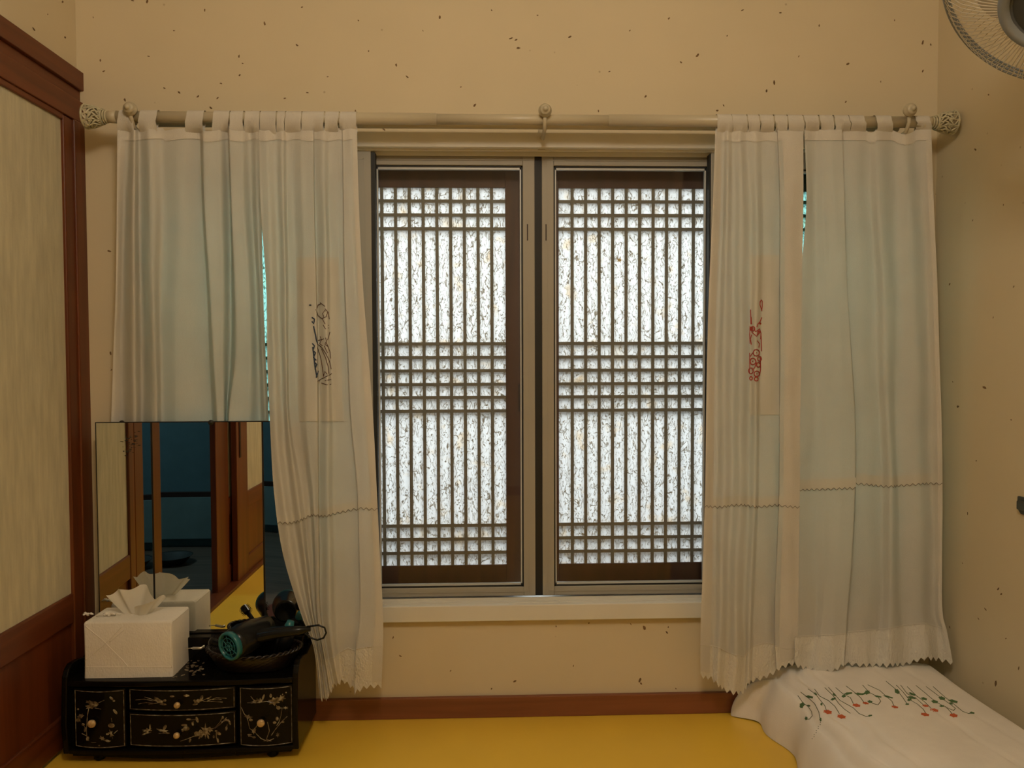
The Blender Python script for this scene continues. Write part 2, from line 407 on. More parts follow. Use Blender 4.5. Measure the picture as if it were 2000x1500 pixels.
o = flecks(FL, lambda x, y: aX(x, y, XL), (1, 0, 0)).build('plant_flecks', 'fleck', wall_left); o['kind'] = 'stuff'

# baseboards
struct(MB().box(XL, XR, -0.014, 0, 0, zz(1360, -0.014)).build('baseboard_back', 'wood_x', bevel=0.002))
struct(MB().box(XR - 0.012, XR, YB, -0.014, 0, 0.066).build('baseboard_right', 'wood_y', bevel=0.002))
struct(MB().box(XL, XR - 0.012, YB, YB + 0.012, 0, 0.066).build('baseboard_front', 'wood_x', bevel=0.002))

# ------------------------------------------------------------------ timber frame and papered doors on the left wall
XF = -1.056
zf1, zf0 = aX(0, 27, XF).z, aX(0, 70, XF).z
z_g0 = aX(0, 97, XF).z; zl0 = aX(0, 158, XF).z
YE = aX(187, 700, XF).y
t1 = MB().box(XL - 0.01, XF, YB, YE, zf0, zf1); t1.box(XL - 0.01, XF - 0.010, YB, YE, z_g0, zf0)
struct(t1.build('trim_1', 'wood_y', bevel=0.002))
tl = MB().box(XL - 0.03, XF - 0.002, YB, YE, zl0 + 0.012, z_g0); struct(tl.build('trim_2', 'wood_y', bevel=0.002))
YP = aX(156, 700, XF).y
tp = MB().box(XL - 0.03, XF, YP, YE, 0, zl0 + 0.012); struct(tp.build('trim_3', 'wood_z', bevel=0.003))
struct(MB().box(XL - 0.03, XF - 0.004, -0.575, -0.50, 0, zl0 + 0.012).build('trim_4', 'wood_z', bevel=0.003))
struct(MB().box(XL - 0.03, XF - 0.004, -2.73, -2.65, 0, zl0 + 0.012).build('trim_5', 'wood_z', bevel=0.003))
struct(MB().box(XL - 0.09, XL + 0.002, -2.65, -0.575, -0.02, 0.012).build('trim_6', 'wood_y', bevel=0.003))


def papered_door(name, xf, y0, y1, zp0, zr0, zb, st=0.045):
    """leaf with its face at x = xf between y0 (near window) and y1"""
    r = struct_root(name, (xf, (y0 + y1) / 2, 0))
    for a, c in ((y0 - st, y0), (y1, y1 + st)): MB().box(xf - 0.025, xf, a, c, 0.01, zl0 + 0.01).build('stile', 'wood_z', r, bevel=0.003)
    MB().box(xf - 0.025, xf - 0.001, y1 + st, y0 - st, zr0, zp0).build('middle_rail', 'wood_y', r, bevel=0.004)
    MB().box(xf - 0.025, xf - 0.001, y1 + st, y0 - st, zl0 - 0.002, zl0 + 0.012).build('top_rail', 'wood_y', r, bevel=0.002)
    MB().box(xf - 0.025, xf - 0.001, y1 + st, y0 - st, 0.01, zb).build('bottom_rail', 'wood_y', r, bevel=0.004)
    MB().box(xf - 0.020, xf - 0.010, y1 + st, y0 - st, zb, zr0).build('lower_panel', 'wood_z', r)
    MB().box(xf - 0.018, xf - 0.008, y1 + st, y0 - st, zp0, zl0).build('paper_panel', 'door_paper', r)
    return r


zp0 = aX(0, 1242, XF - 0.004).z; zr0 = aX(0, 1310, XF - 0.004).z
YD0 = aX(157, 700, XF).y
papered_door('door_1', XF - 0.005, YD0, -0.50, zp0, zr0, 0.09)
papered_door('door_2', XF - 0.062, -1.25, -1.95, zp0, zr0, 0.09, 0.15)
d2 = papered_door('door_3', XF - 0.032, -1.42, -2.65, zp0, zr0, 0.09, 0.15)
MB().box(XF - 0.033, XF - 0.029, -1.475, -1.455, 0.55, 0.85).build('finger_pull', 'wood_dark', d2)

# ------------------------------------------------------------------ window
win = struct_root('window_1', (0, 0, OZ0))
cx0, cx1 = xx(262, -0.02), xx(1808, -0.02)
ct0, ct1 = zz(288, -0.02), zz(259, -0.02); cb0, cb1 = zz(1212, -0.02), zz(1181, -0.02)
MB().box(cx0, cx1, -0.02, 0.0, ct0, ct1).build('head_casing', 'pvc', win, bevel=0.002)
MB().box(cx0, cx1, -0.02, 0.0, cb0, cb1).build('sill_casing', 'pvc', win, bevel=0.002)
for a, c in ((cx0, cx0 + 0.03), (cx1 - 0.03, cx1)): MB().box(a, c, -0.02, 0.0, cb1, ct0).build('side_casing', 'pvc', win, bevel=0.002)
zs = cb1 + 0.0  # sill surface height
b = MB(); b.box(OX0, OX1, -0.001, 0.175, OZ0, zs - 0.002); b.box(OX0, OX1, -0.001, 0.175, ct0 + 0.002, OZ1)
b.box(OX0, OX0 + 0.012, -0.001, 0.175, zs, ct0); b.box(OX1 - 0.012, OX1, -0.001, 0.175, zs, ct0); b.build('frame_lining', 'pvc', win)
for (y0, y1, hgt) in ((-0.001, 0.003, 0.005), (0.030, 0.034, 0.010), (0.072, 0.076, 0.012)):
    MB().box(OX0 + 0.012, OX1 - 0.012, y0, y1, zs - 0.002, zs + hgt * 0.5).build('sill_track', 'pvc', win)
    MB().box(OX0 + 0.012, OX1 - 0.012, y0, y1, ct0 + 0.002, ct0 - hgt).build('head_track', 'pvc', win)


def sash(name, x0, x1, y0, y1, z0, z1, wst, wtop, wbot, gl, parent):
    b = MB(); b.box(x0, x0 + wst, y0, y1, z0, z1); b.box(x1 - wst, x1, y0, y1, z0, z1)
    b.box(x0 + wst, x1 - wst, y0 + 0.001, y1, z1 - wtop, z1); b.box(x0 + wst, x1 - wst, y0 + 0.001, y1, z0, z0 + wbot)
    # moulded step round the glass
    s = 0.006; g = 0.004
    xi0, xi1, zi0, zi1 = x0 + wst, x1 - wst, z0 + wbot, z1 - wtop
    f = b.build(name, 'pvc_shaded', parent, bevel=0.0015)
    m = MB(); ym = y0 + 0.004
    m.box(x0 + wst * 0.45, x0 + wst * 0.55, y0 - 0.001, y0, z0 + wbot * .5, z1 - wtop * .5); m.box(x1 - wst * 0.55, x1 - wst * 0.45, y0 - 0.001, y0, z0 + wbot * .5, z1 - wtop * .5)
    m.box(x0 + wst * .5, x1 - wst * .5, y0 - 0.001, y0 + 0.001, z1 - wtop * .55, z1 - wtop * .45); m.box(x0 + wst * .5, x1 - wst * .5, y0 - 0.001, y0 + 0.001, z0 + wbot * .45, z0 + wbot * .55)
    m.build('moulding', 'pvc_shaded', f)
    m = MB()
    for (a, c, e, h) in ((xi0, xi0 + g, zi0, zi1), (xi1 - g, xi1, zi0, zi1), (xi0, xi1, zi0, zi0 + g), (xi0, xi1, zi1 - g, zi1)): m.box(a, c, y0 + 0.006, y1 - 0.006, e, h)
    m.build('gasket', 'gasket', f)
    m = MB(); q = g; k = 0.0045
    for (a, c, e, h) in ((xi0 + q, xi0 + q + k * .8, zi0 + q, zi1 - q), (xi1 - q - k * .8, xi1 - q, zi0 + q, zi1 - q), (xi0 + q, xi1 - q, zi0 + q, zi0 + q + k), (xi0 + q, xi1 - q, zi1 - q - k * 1.3, zi1 - q)): m.box(a, c, y0 + 0.009, y1 - 0.008, e, h)
    m.build('glazing_bead', 'alu', f)
    MB().box(xi0 + g, xi1 - g, (y0 + y1) / 2 - 0.002, (y0 + y1) / 2 + 0.002, zi0 + g, zi1 - g).build('glass_pane', gl, f)
    return f


# far track: the two centre sashes
yc0, yc1 = 0.038, 0.066
st = abs(xx(1045, yc0) - xx(1022, yc0))
zt = zz(303, yc0); ztg = zz(323, yc0); zb1 = zz(1163, yc0); zbg = zz(1146, yc0)
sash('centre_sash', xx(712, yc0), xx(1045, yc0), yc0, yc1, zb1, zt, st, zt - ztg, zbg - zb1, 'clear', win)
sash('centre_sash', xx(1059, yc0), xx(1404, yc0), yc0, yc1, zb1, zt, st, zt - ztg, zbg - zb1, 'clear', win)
MB().box(xx(1044.5, 0.04), xx(1059.5, 0.04), 0.042, 0.064, zb1, zt).build('meeting_strip', 'gasket', win)
# near track: side sashes slid behind the curtains
yn0, yn1 = 0.003, 0.030
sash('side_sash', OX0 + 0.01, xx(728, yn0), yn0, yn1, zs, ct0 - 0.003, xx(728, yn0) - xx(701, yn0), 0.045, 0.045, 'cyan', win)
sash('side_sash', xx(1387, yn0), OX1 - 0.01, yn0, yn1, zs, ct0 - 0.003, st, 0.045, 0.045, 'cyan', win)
MB().box(xx(728, yn0), xx(738, 0.02, 730), 0.006, 0.031, zs + 0.004, ct0 - 0.008).build('brush_strip', 'gasket', win)
MB().box(xx(1384.5, yn0), xx(1387, yn0), 0.006, 0.031, zs + 0.004, ct0 - 0.008).build('brush_strip', 'gasket', win)
# dust marks and finger catches
for px in (1031, 1067): MB().box(xx(px, yc0) - 0.0015, xx(px, yc0) + 0.0015, yc0 - 0.0012, yc0, zz(470, yc0), zz(438, yc0)).build('catch', 'wood_dark', win)

# lattice leaves
YLt = 0.100
hy = [393, 420, 447, 671, 697.5, 723.5, 750, 775.5, 802, 1025, 1051.5, 1078]
zr_top, zr_bot = zz(367, YLt), zz(1102, YLt)
z_lt, z_lb = ct0 + 0.004, zs


def leaf(xc0, n, s, stl, stR, Y):
    """xc0 : x of the left end of the cells; n cells of width s"""
    x1 = xc0 + n * s
    fr = MB(); fr.box(xc0 - stl, xc0, Y, Y + 0.026, z_lb, z_lt); fr.box(x1, x1 + stR, Y, Y + 0.026, z_lb, z_lt)
    fr.box(xc0, x1, Y, Y + 0.026, zr_top, z_lt); fr.box(xc0, x1, Y, Y + 0.026, z_lb, zr_bot)
    f = fr.build('lattice_leaf', 'sash_wood', win, bevel=0.001)
    bw = 0.0044
    for k in range(1, n):
        MB().box(xc0 + k * s - bw, xc0 + k * s + bw, Y + 0.002, Y + 0.020, zr_bot, zr_top).build('upright_bar', 'bar', f)
    for y in hy:
        z = zz(y, Y); MB().box(xc0, x1, Y + 0.0025, Y + 0.0205, z - bw, z + bw).build('cross_bar', 'bar', f)
    MB().box(xc0, x1, Y + 0.0045, Y + 0.0048, zr_bot, zr_top).build('mulberry_paper', 'paper', f)
    return f


sL = (xx(988, YLt) - xx(748.2, YLt)) / 9; sR = (xx(1354.5, YLt) - xx(1092.5, YLt)) / 10 * 1.0
xl = xx(988, YLt) - 13 * sL
leaf(xl, 13, sL, 0.045, xx(1024, YLt) - xx(988, YLt), YLt)
xr = xx(1091.5, YLt)
rl = leaf(xr, 13, sR, 0.036, 0.045, YLt)
leaf(xl - 0.05 - 12 * sL * 0.98, 12, sL * 0.98, 0.03, 0.045, YLt + 0.032)
leaf(xr + 13 * sR + 0.05, 12, sR * 0.98, 0.045, 0.03, YLt + 0.032)
MB().box(xx(1012, YLt), xx(1019, YLt), YLt - 0.0012, YLt + 0.002, zz(803, YLt), zz(750, YLt)).build('finger_pull', 'wood_dark', win)
# pressed maple leaf in the paper
b = MB(); c = aY(1210, 508, YLt + 0.0042); ring = []
for k in range(20):
    a = 2 * math.pi * k / 20; r = 0.0125 if k % 4 == 0 else (0.006 if k % 2 == 0 else 0.0045); ring.append(c + Vector((math.cos(a) * r, 0, math.sin(a) * r * 0.85)))
b.prism(ring, (0, 0.0004, 0)).build('pressed_leaf', 'brass', rl)

# ------------------------------------------------------------------ curtain rod
YR = -0.10; zrod = zz(234, YR, 1060); RR = 0.0145
rod = thing('curtain_rod', 'cream painted double curtain rod above the window with pierced finials', 'curtain rod', (0, YR, zrod))
xa, xb = xx(214, YR, 225), xx(1818, YR, 225)
jl, jr = xx(856, YR), xx(1188, YR)
MB().tube([(xa, YR, zrod), (jl, YR, zrod)], RR, 20).build('outer_tube', 'rod', rod, True)
MB().tube([(jr, YR, zrod), (xb, YR, zrod)], RR, 20).build('outer_tube', 'rod', rod, True)
MB().tube([(jl - 0.01, YR, zrod), (jr + 0.01, YR, zrod)], RR - 0.0015, 20).build('inner_tube', 'rod', rod, True)
MB().tube([(xa + 0.06, -0.050, zrod + 0.001), (xb - 0.06, -0.050, zrod + 0.001)], 0.0105, 16).build('back_tube', 'rod', rod, True)
for px, py in ((258, 217), (1064, 220), (1773, 219)):
    c = aY(px, py, YR - 0.012)
    br = MB()
    br.box(c.x - 0.010, c.x + 0.010, -0.004, 0, zrod - 0.05, zrod + 0.03)
    br.tube([(c.x, -0.002, zrod - 0.015), (c.x, -0.03, zrod - 0.028), (c.x, -0.07, zrod - 0.030), (c.x, -0.105, zrod - 0.026), (c.x, -0.119, zrod - 0.006), (c.x, -0.117, zrod + 0.008)], 0.005, 10)
    bo = br.build('bracket', 'rod', rod, True)
    MB().lathe([(0.001, -0.014), (0.010, -0.012), (0.0150, -0.007), (0.0172, 0), (0.0168, 0.004), (0.0130, 0.007), (0.0138, 0.010), (0.0105, 0.0140), (0.0065, 0.0145), (0.0065, 0.019), (0.003, 0.022), (0.0005, 0.0225)],
               (c.x, YR - 0.022, c.z + 0.002), (0, -1, 0), 20).build('knob', 'rod', bo, True)


def finial(px0, px1, py, sgn):
    """pierced cup: neck towards rod, flaring to a rim on the outer side"""
    c0 = aY(px1, py, YR); c1 = aY(px0, py, YR); L = abs(c0.x - c1.x); x0 = c0.x
    prof = lambda t: 0.013 + 0.0155 * math.sin(t * math.pi / 2) ** 1.1
    b = MB(); n = 11
    P = lambda t, a: Vector((x0 + sgn * L * t, YR + prof(t) * math.cos(a), zrod + prof(t) * math.sin(a)))
    for k in range(n):
        for dr in (1, -1):
            b.tube([P(t / 10, 2 * math.pi * k / n + dr * t / 10 * 1.5 + 0.25 * math.sin(t)) for t in range(2, 11)], 0.0023, 6)
    for t, r in ((0.0, 0.003), (0.10, 0.0024), (0.20, 0.003), (0.98, 0.0032)):
        b.tube([P(t, 2 * math.pi * k / 24) for k in range(24)], r, 6, closed=True)
    for k in range(10):
        a = 2 * math.pi * k / 10; b.tube([P(0.55, a), P(0.62, a + 0.22), P(0.7, a), P(0.62, a - 0.22)], 0.002, 5, closed=True)
    f = b.build('finial', 'rod2', rod, True)
    MB().lathe([(0.0115, 0), (0.012, 0.3 * L), (0.022, 0.75 * L), (0.023, 0.8 * L), (0.001, 0.82 * L)], (x0, YR, zrod), (sgn, 0, 0), 20).build('cup_lining', 'wood_dark' if False else 'rod', f, True)
    MB().tube([(x0, YR, zrod), (x0 - sgn * 0.025, YR, zrod)], [0.014, 0.0165], 18).build('collar', 'rod', f, True)


finial(168, 209, 225, -1); finial(1862, 1820, 232, 1)

# ------------------------------------------------------------------ curtains
class Surf:
    def __init__(s, levels, feats, base, nsub=8):
        """levels: y px for all rows except the last two; feats: (x list, depth, y_seam, y_bottom)"""
        s.lv = levels; s.ft = feats; s.base = base; s.gain = 1.0; s.ns = nsub; s.n = len(feats)
    def fx(s, i, y):
        xs, dep, ys, yb = s.ft[i]; L = list(s.lv) + [ys, yb]
        y = min(max(y, L[0]), L[-1]); k = 0
        while k < len(L) - 2 and y > L[k + 1]: k += 1
        y0, y1 = L[k], L[k + 1]; t = (y - y0) / (y1 - y0)
        m = lambda j: (xs[min(j + 1, len(L) - 1)] - xs[max(j - 1, 0)]) / (L[min(j + 1, len(L) - 1)] - L[max(j - 1, 0)])
        h = y1 - y0; t2, t3 = t * t, t * t * t
        return (2 * t3 - 3 * t2 + 1) * xs[k] + (t3 - 2 * t2 + t) * h * m(k) + (-2 * t3 + 3 * t2) * xs[k + 1] + (t3 - t2) * h * m(k + 1)
    def bas(s, y):
        B = s.base
        if y <= B[0][0]: return B[0][1]
        for (a, p), (c, q) in zip(B, B[1:]):
            if y <= c:
                t = (y - a) / (c - a); t = t * t * (3 - 2 * t); return p + (q - p) * t
        return B[-1][1]
    def lerp(s, u, k):
        i = min(int(u), s.n - 2); t = u - i; return s.ft[i][k] * (1 - t) + s.ft[i + 1][k] * t
    def P(s, u, y, off=0.0):
        i = min(int(u), s.n - 2); t = u - i; ts = 0.5 - 0.5 * math.cos(math.pi * t)
        x = s.fx(i, y) * (1 - t) + s.fx(i + 1, y) * t
        d = s.ft[i][1] * (1 - ts) + s.ft[i + 1][1] * ts
        amp = 0.55 + 0.45 * min(1, max(0, (y - s.lv[0]) / 160))
        wob = 0.0015 * math.sin(y * 0.021 + i * 2.1) * math.sin(math.pi * t)
        p = aY(x, y, s.bas(y) - d * amp * s.gain + wob + off); return p
    def us(s, a, c):
        n = max(2, int((c - a) * s.ns)); return [a + (c - a) * k / n for k in range(n + 1)]


def scallop(k, amp, per):
    t = (k / per) % 1.0; return amp * abs(2 * t - 1)


Z_ = 0
def curtain(name, label, S, parent_loc, ystart, tabs, hems, seams, bottom_visible=True):
    root = thing(name, label, 'curtain', parent_loc, 'white cotton tab top curtains in front of the window')
    U = S.us(0, S.n - 1)
    rows = []
    for j in range(41):
        t = j / 40; row = []
        for u in U:
            ys = S.lerp(u, 2); y0 = ystart(u); row.append(S.P(u, y0 + (ys - y0) * t))
        rows.append(row)
    cl = MB().grid(rows).build('cloth', 'curtain', root, True)
    # lace hem, scalloped lower edge
    if bottom_visible:
        Uf = []
        for i in range(S.n - 1): Uf += [i + k / 16 for k in range(16)]
        Uf.append(S.n - 1)
        acc = [0]
        for a, c in zip(Uf, Uf[1:]):
            acc.append(acc[-1] + (S.P(c, S.lerp(c, 3)) - S.P(a, S.lerp(a, 3))).length)
        rows = []
        for j in range(9):
            t = j / 8; row = []
            for u, ac in zip(Uf, acc):
                ys, yb = S.lerp(u, 2), S.lerp(u, 3)
                y = (ys - 2) * (1 - t) + (yb - scallop(ac, 9, 0.019)) * t
                row.append(S.P(u, y, -0.001))
            rows.append(row)
        MB().grid(rows).build('lace_hem', 'lace', root, True)
        b = MB().tube([S.P(u, S.lerp(u, 2), -0.002) for u in Uf], 0.0007, 4); b.build('hem_seam', 'hem', root, True)
    for (u0, u1) in hems:
        UU = S.us(u0, u1); rows = []
        for j in range(41):
            t = j / 40; rows.append([S.P(u, ystart(u) + (S.lerp(u, 3) - 14 - ystart(u)) * t, -0.0018) for u in UU])
        MB().grid(rows).build('side_hem', 'hem', root, True)
    # stitched top band
    rows = []
    for j in range(4): rows.append([S.P(u, ystart(u) - 1 + j * 7 , -0.0015) for u in U])
    MB().grid(rows).build('top_band', 'hem', root, True)
    # narrow lace trim across
    for (u0, u1, yf, wd) in seams:
        n = int((u1 - u0) * 20); UU = [u0 + (u1 - u0) * k / n for k in range(n + 1)]; rows = []; ac = 0; prev = None; A = []
        for u in UU:
            p = S.P(u, yf(u)); ac += (p - prev).length if prev else 0; prev = p; A.append(ac)
        for j in range(4):
            t = j / 3; rows.append([S.P(u, yf(u) + wd * t + (scallop(a, 5, 0.014) if j == 3 else 0), -0.0016) for u, a in zip(UU, A)])
        tr = MB().grid(rows).build('lace_trim', 'patch', root, True)
        MB().tube([S.P(u, yf(u) + wd + scallop(a, 5, 0.014), -0.0022) for u, a in zip(UU, A)], 0.0006, 4).build('trim_edge', 'bar', tr, True)
    TP = [S.P(u, ystart(u) + 3) for u in U]; TX = [S.fx(min(int(u), S.n - 2), 258) * (1 - (u - min(int(u), S.n - 2))) + S.fx(min(int(u), S.n - 2) + 1, 258) * (u - min(int(u), S.n - 2)) for u in U]
    for (x0, x1, xt0, xt1, yt) in tabs:
        # loop: front bottom -> over rod -> back
        path = []
        rr = RR + 0.0022
        path.append((YR - rr * 0.9, None, 0.0)); 
        rows = []
        nseg = 14
        def col(t):
            tx = xt0 + (xt1 - xt0) * t; k = min(range(len(U)), key=lambda q: abs(TX[q] - tx)); xb = aY(tx, yt + 5, TP[k].y + 0.004); xtp = aY(x0 + (x1 - x0) * t, 225, YR - rr)
            pts = [Vector(xb)]
            zt_ = aY(tx, yt - 5, YR).z; pts.append(Vector((xb.x * .7 + xtp.x * .3, TP[k].y * .6 + (YR - rr) * .4 - 0.001, zt_)))
            pts.append(Vector((xb.x * .3 + xtp.x * .7 + 0.0012 * math.sin(t * 9 + tx), YR - rr - 0.0006 * math.sin(t * 7 + tx), (zt_ + zrod) / 2)))
            for a in range(0, 181, 20):
                an = math.radians(a); pts.append(Vector((xtp.x, YR - rr * math.cos(an), zrod + rr * math.sin(an))))
            pts.append(Vector((xb.x, YR + 0.007, (xb.z + zrod) / 2))); pts.append(Vector((xb.x, max(YR, TP[k].y) + 0.010, xb.z)))
            return pts
        cols = [col(t / nseg) for t in range(nseg + 1)]
        rows = [[cols[i][j] for i in range(nseg + 1)] for j in range(len(cols[0]))]
        MB().grid(rows).build('tab', 'hem', root, True)
    return root, cl


def bvh_of(*objs):
    vs, fs = [], []
    for o in objs:
        k = len(vs); wl_ = world_loc(o); vs += [v.co + wl_ for v in o.data.vertices]; fs += [tuple(i + k for i in p.vertices) for p in o.data.polygons]
    return BVHTree.FromPolygons(vs, fs)


def hit(bv, px, py, back=0.0008):
    d = ray(px, py).normalized(); h = bv.ray_cast(CAM, d)
    if h[0] is None: return None
    n = h[1]; n = -n if n.dot(d) > 0 else n
    return h[0] + n * back, n


def strokes(bv, lines, wpx, b=None, back=0.0006):
    """flat thread ribbons laid on a surface"""
    b = b or MB()
    for ln in lines:
        pts = []
        for (x0, y0), (x1, y1) in zip(ln, ln[1:]):
            n = max(1, int(math.hypot(x1 - x0, y1 - y0) / 4)); pts += [(x0 + (x1 - x0) * k / n, y0 + (y1 - y0) * k / n) for k in range(n)]
        pts.append(ln[-1])
        hs = [hit(bv, *p, back=back) for p in pts]; hs = [h for h in hs if h]
        runs = []; cur = []
        for h in hs:
            if cur and (h[0] - cur[-1][0]).length > 0.03: runs.append(cur); cur = []
            cur.append(h)
        runs.append(cur)
        for r_ in runs:
            if len(r_) < 2: continue
            rad = wpx * 0.5 * 0.00128
            b.tube([h[0] for h in r_], rad, 5)
    return b


def blob(bv, b, x, y, rx, ry, ang=0, n=9, back=0.0006, jag=0.0):
    ring = []; ca, sa = math.cos(math.radians(ang)), math.sin(math.radians(ang))
    c = hit(bv, x, y, back + 0.0008)
    if not c: return
    for k in range(n):
        t = 2 * math.pi * k / n; q = 1 + jag * (1 if k % 2 else -1)
        dx, dy = math.cos(t) * rx * q, math.sin(t) * ry * q
        h = hit(bv, x + dx * ca - dy * sa, y + dx * sa + dy * ca, back)
        if not h: return
        ring.append(h[0])
    b.add(ring + [c[0]], [(k, (k + 1) % n, n) for k in range(n)])


LV = [254, 400, 560, 700, 820]
FW, BK = 0.019, -0.017
A = Surf(LV, [
    ([229, 228, 226, 221, 217, 205, 205], 0.004, 1180, 1250), ([251, 244, 239, 239, 239, 228, 226], BK, 1180, 1250), ([262, 261, 261, 262, 263, 250, 250], FW, 1180, 1250),
    ([272, 273, 275, 277, 278, 268, 268], BK, 1180, 1250), ([292, 295, 298, 302, 305, 300, 300], FW * .9, 1180, 1250), ([318, 320, 315, 315, 317, 315, 315], BK * .6, 1180, 1250),
    ([350, 352, 348, 345, 345, 345, 345], 0.004, 1180, 1250), ([389, 394, 403, 408, 413, 415, 415], BK * 1.3, 1180, 1250), ([397, 400, 410, 418, 425, 428, 428], FW, 1180, 1250),
    ([425, 430, 434, 434, 436, 440, 440], FW * .6, 1180, 1250), ([446, 450, 451, 450, 443, 450, 450], BK * 1.5, 1180, 1250), ([447, 452, 459, 461, 447, 455, 455], FW * 1.2, 1180, 1250),
    ([470, 474, 484, 488, 482, 480, 480], FW * .8, 1180, 1250), ([488, 492, 500, 505, 508, 510, 510], BK, 1180, 1250), ([500, 503, 508, 514, 518, 524, 524], 0.0, 1180, 1250), ([511, 511, 514, 519, 525, 534, 534], 0.006, 1180, 1250)],
    [(250, -0.100), (420, -0.085), (820, -0.040), (900, -0.036), (1250, -0.034)])


def ya(u): return 254 + 3 * math.sin(u * 1.7) if u > 5 else 253 + 2 * math.sin(u)


tabsA = [(231, 259, 231, 264, 256), (272, 306, 274, 309, 256), (364, 397, 363, 397, 258), (416, 447, 415, 448, 257), (449, 474, 449, 478, 257), (478, 506, 478, 508, 258), (508, 538, 509, 540, 258)]
cA, clA = curtain('curtain', 'short looking white curtain at far left, hanging down behind the dresser mirror', A, (-0.79, YR, zrod), ya, tabsA, [(0, 0.7)], [], False)

LVB = [254, 400, 560, 700, 820, 960, 1080, 1200]
Bq = Surf(LVB, [
    ([506, 509, 520, 522, 527, 535, 552, 588, 612, 625], 0.012, 1262, 1368), ([520, 524, 531, 533, 538, 550, 568, 597, 616, 629], 0.018, 1264, 1371), ([540, 541, 545, 548, 553, 566, 582, 604, 621, 633], -0.004, 1268, 1366),
    ([552, 553, 557, 559, 562, 580, 594, 610, 625, 637], 0.012, 1275, 1371), ([560, 562, 564, 565, 567, 592, 603, 614, 629, 640], -0.014, 1280, 1366), ([572, 573, 578, 580, 582, 602, 610, 618, 632, 643], -0.012, 1286, 1364),
    ([592, 592, 596, 598, 600, 612, 616, 620, 635, 646], 0.010, 1290, 1358), ([612, 613, 617, 619, 620, 621, 622, 624, 639, 650], 0.013, 1290, 1350), ([614, 615, 619, 622, 623, 623, 625, 628, 642, 654], -0.012, 1288, 1344), ([632, 634, 636, 639, 640, 640, 642, 644, 652, 662], 0.008, 1285, 1340),
    ([644, 644, 646, 648, 651, 653, 654, 656, 664, 670], -0.013, 1275, 1334), ([660, 662, 664, 668, 672, 678, 680, 680, 680, 682], -0.010, 1266, 1342), ([668, 670, 672, 678, 684, 699, 702, 704, 696, 693], -0.012, 1272, 1352), ([669, 671, 674, 680, 686, 698, 701, 703, 695, 692], 0.014, 1268, 1358),
    ([682, 686, 692, 698, 705, 716, 721, 724, 716, 714], 0.018, 1264, 1346), ([697, 701, 709, 720, 729, 736, 742, 748, 748, 745], 0.006, 1262, 1345)],
    [(250, -0.100), (600, -0.112), (820, -0.122), (1250, -0.118), (1370, -0.105)])
tabsB = [(541, 556, 541, 556, 258), (558, 588, 557, 588, 258), (590, 632, 590, 632, 257), (635, 661, 635, 661, 257), (664, 695, 664, 697, 253)]
Bq.gain = 0.8
cB, clB = curtain('curtain', 'long white curtain left of the open window, scene embroidered in navy on its patch', Bq, (-0.47, YR, zrod), lambda u: 254 + 2 * math.sin(u * 2.1), tabsB, [(14.4, 15)],
                  [(0, 15, lambda u: 1004 - 1.9 * u + 4 * math.sin(u * 0.9), 14)])
LVC = [256, 400, 560, 700, 820, 960, 1100, 1200]
Cq = Surf(LVC, [  # right of the window
    ([1397, 1392, 1385, 1381, 1379, 1377, 1373, 1369, 1368, 1368], 0.010, 1260, 1325), ([1412, 1411, 1404, 1400, 1398, 1397, 1395, 1394, 1392, 1390], -0.012, 1262, 1330), ([1421, 1421, 1417, 1415, 1415, 1415, 1410, 1408, 1405, 1402], 0.012, 1266, 1342),
    ([1430, 1431, 1431, 1431, 1430, 1428, 1424, 1422, 1420, 1415], -0.010, 1274, 1352), ([1446, 1448, 1448, 1447, 1447, 1446, 1440, 1438, 1438, 1432], 0.014, 1280, 1358), ([1459, 1464, 1465, 1465, 1463, 1462, 1456, 1454, 1454, 1450], -0.010, 1283, 1358),
    ([1475, 1479, 1478, 1476, 1476, 1476, 1468, 1466, 1464, 1461], 0.010, 1272, 1340), ([1490, 1492, 1490, 1487, 1484, 1483, 1477, 1473, 1472, 1470], -0.012, 1262, 1334), ([1508, 1508, 1506, 1505, 1505, 1504, 1499, 1494, 1494, 1492], -0.010, 1256, 1328), ([1518, 1522, 1522, 1522, 1522, 1520, 1516, 1512, 1513, 1516], -0.012, 1258, 1316),
    ([1519, 1524, 1524, 1524, 1523, 1522, 1517, 1513, 1514, 1517], 0.014, 1262, 1312), ([1540, 1546, 1545, 1545, 1543, 1542, 1540, 1538, 1535, 1538], 0.018, 1268, 1304), ([1569, 1569, 1566, 1565, 1563, 1562, 1560, 1559, 1558, 1560], 0.010, 1266, 1298)],
    [(250, -0.100), (600, -0.105), (1250, -0.108), (1360, -0.10)])
tabsC = [(1402, 1430, 1399, 1430, 258), (1431, 1459, 1431, 1459, 258), (1461, 1483, 1461, 1483, 258), (1485, 1511, 1484, 1510, 258), (1514, 1538, 1514, 1536, 258), (1540, 1569, 1539, 1570, 257)]
Cq.gain = 0.65
cC, clC = curtain('curtain', 'long white curtain right of the open window, red flower embroidery on its patch', Cq, (0.74, YR, zrod), lambda u: 256 + 1.5 * math.sin(u * 2.3), tabsC, [(0, 0.8), (10.4, 12)],
                  [(0, 12, lambda u: 970 + 2 * math.sin(u * 1.2), 16)])
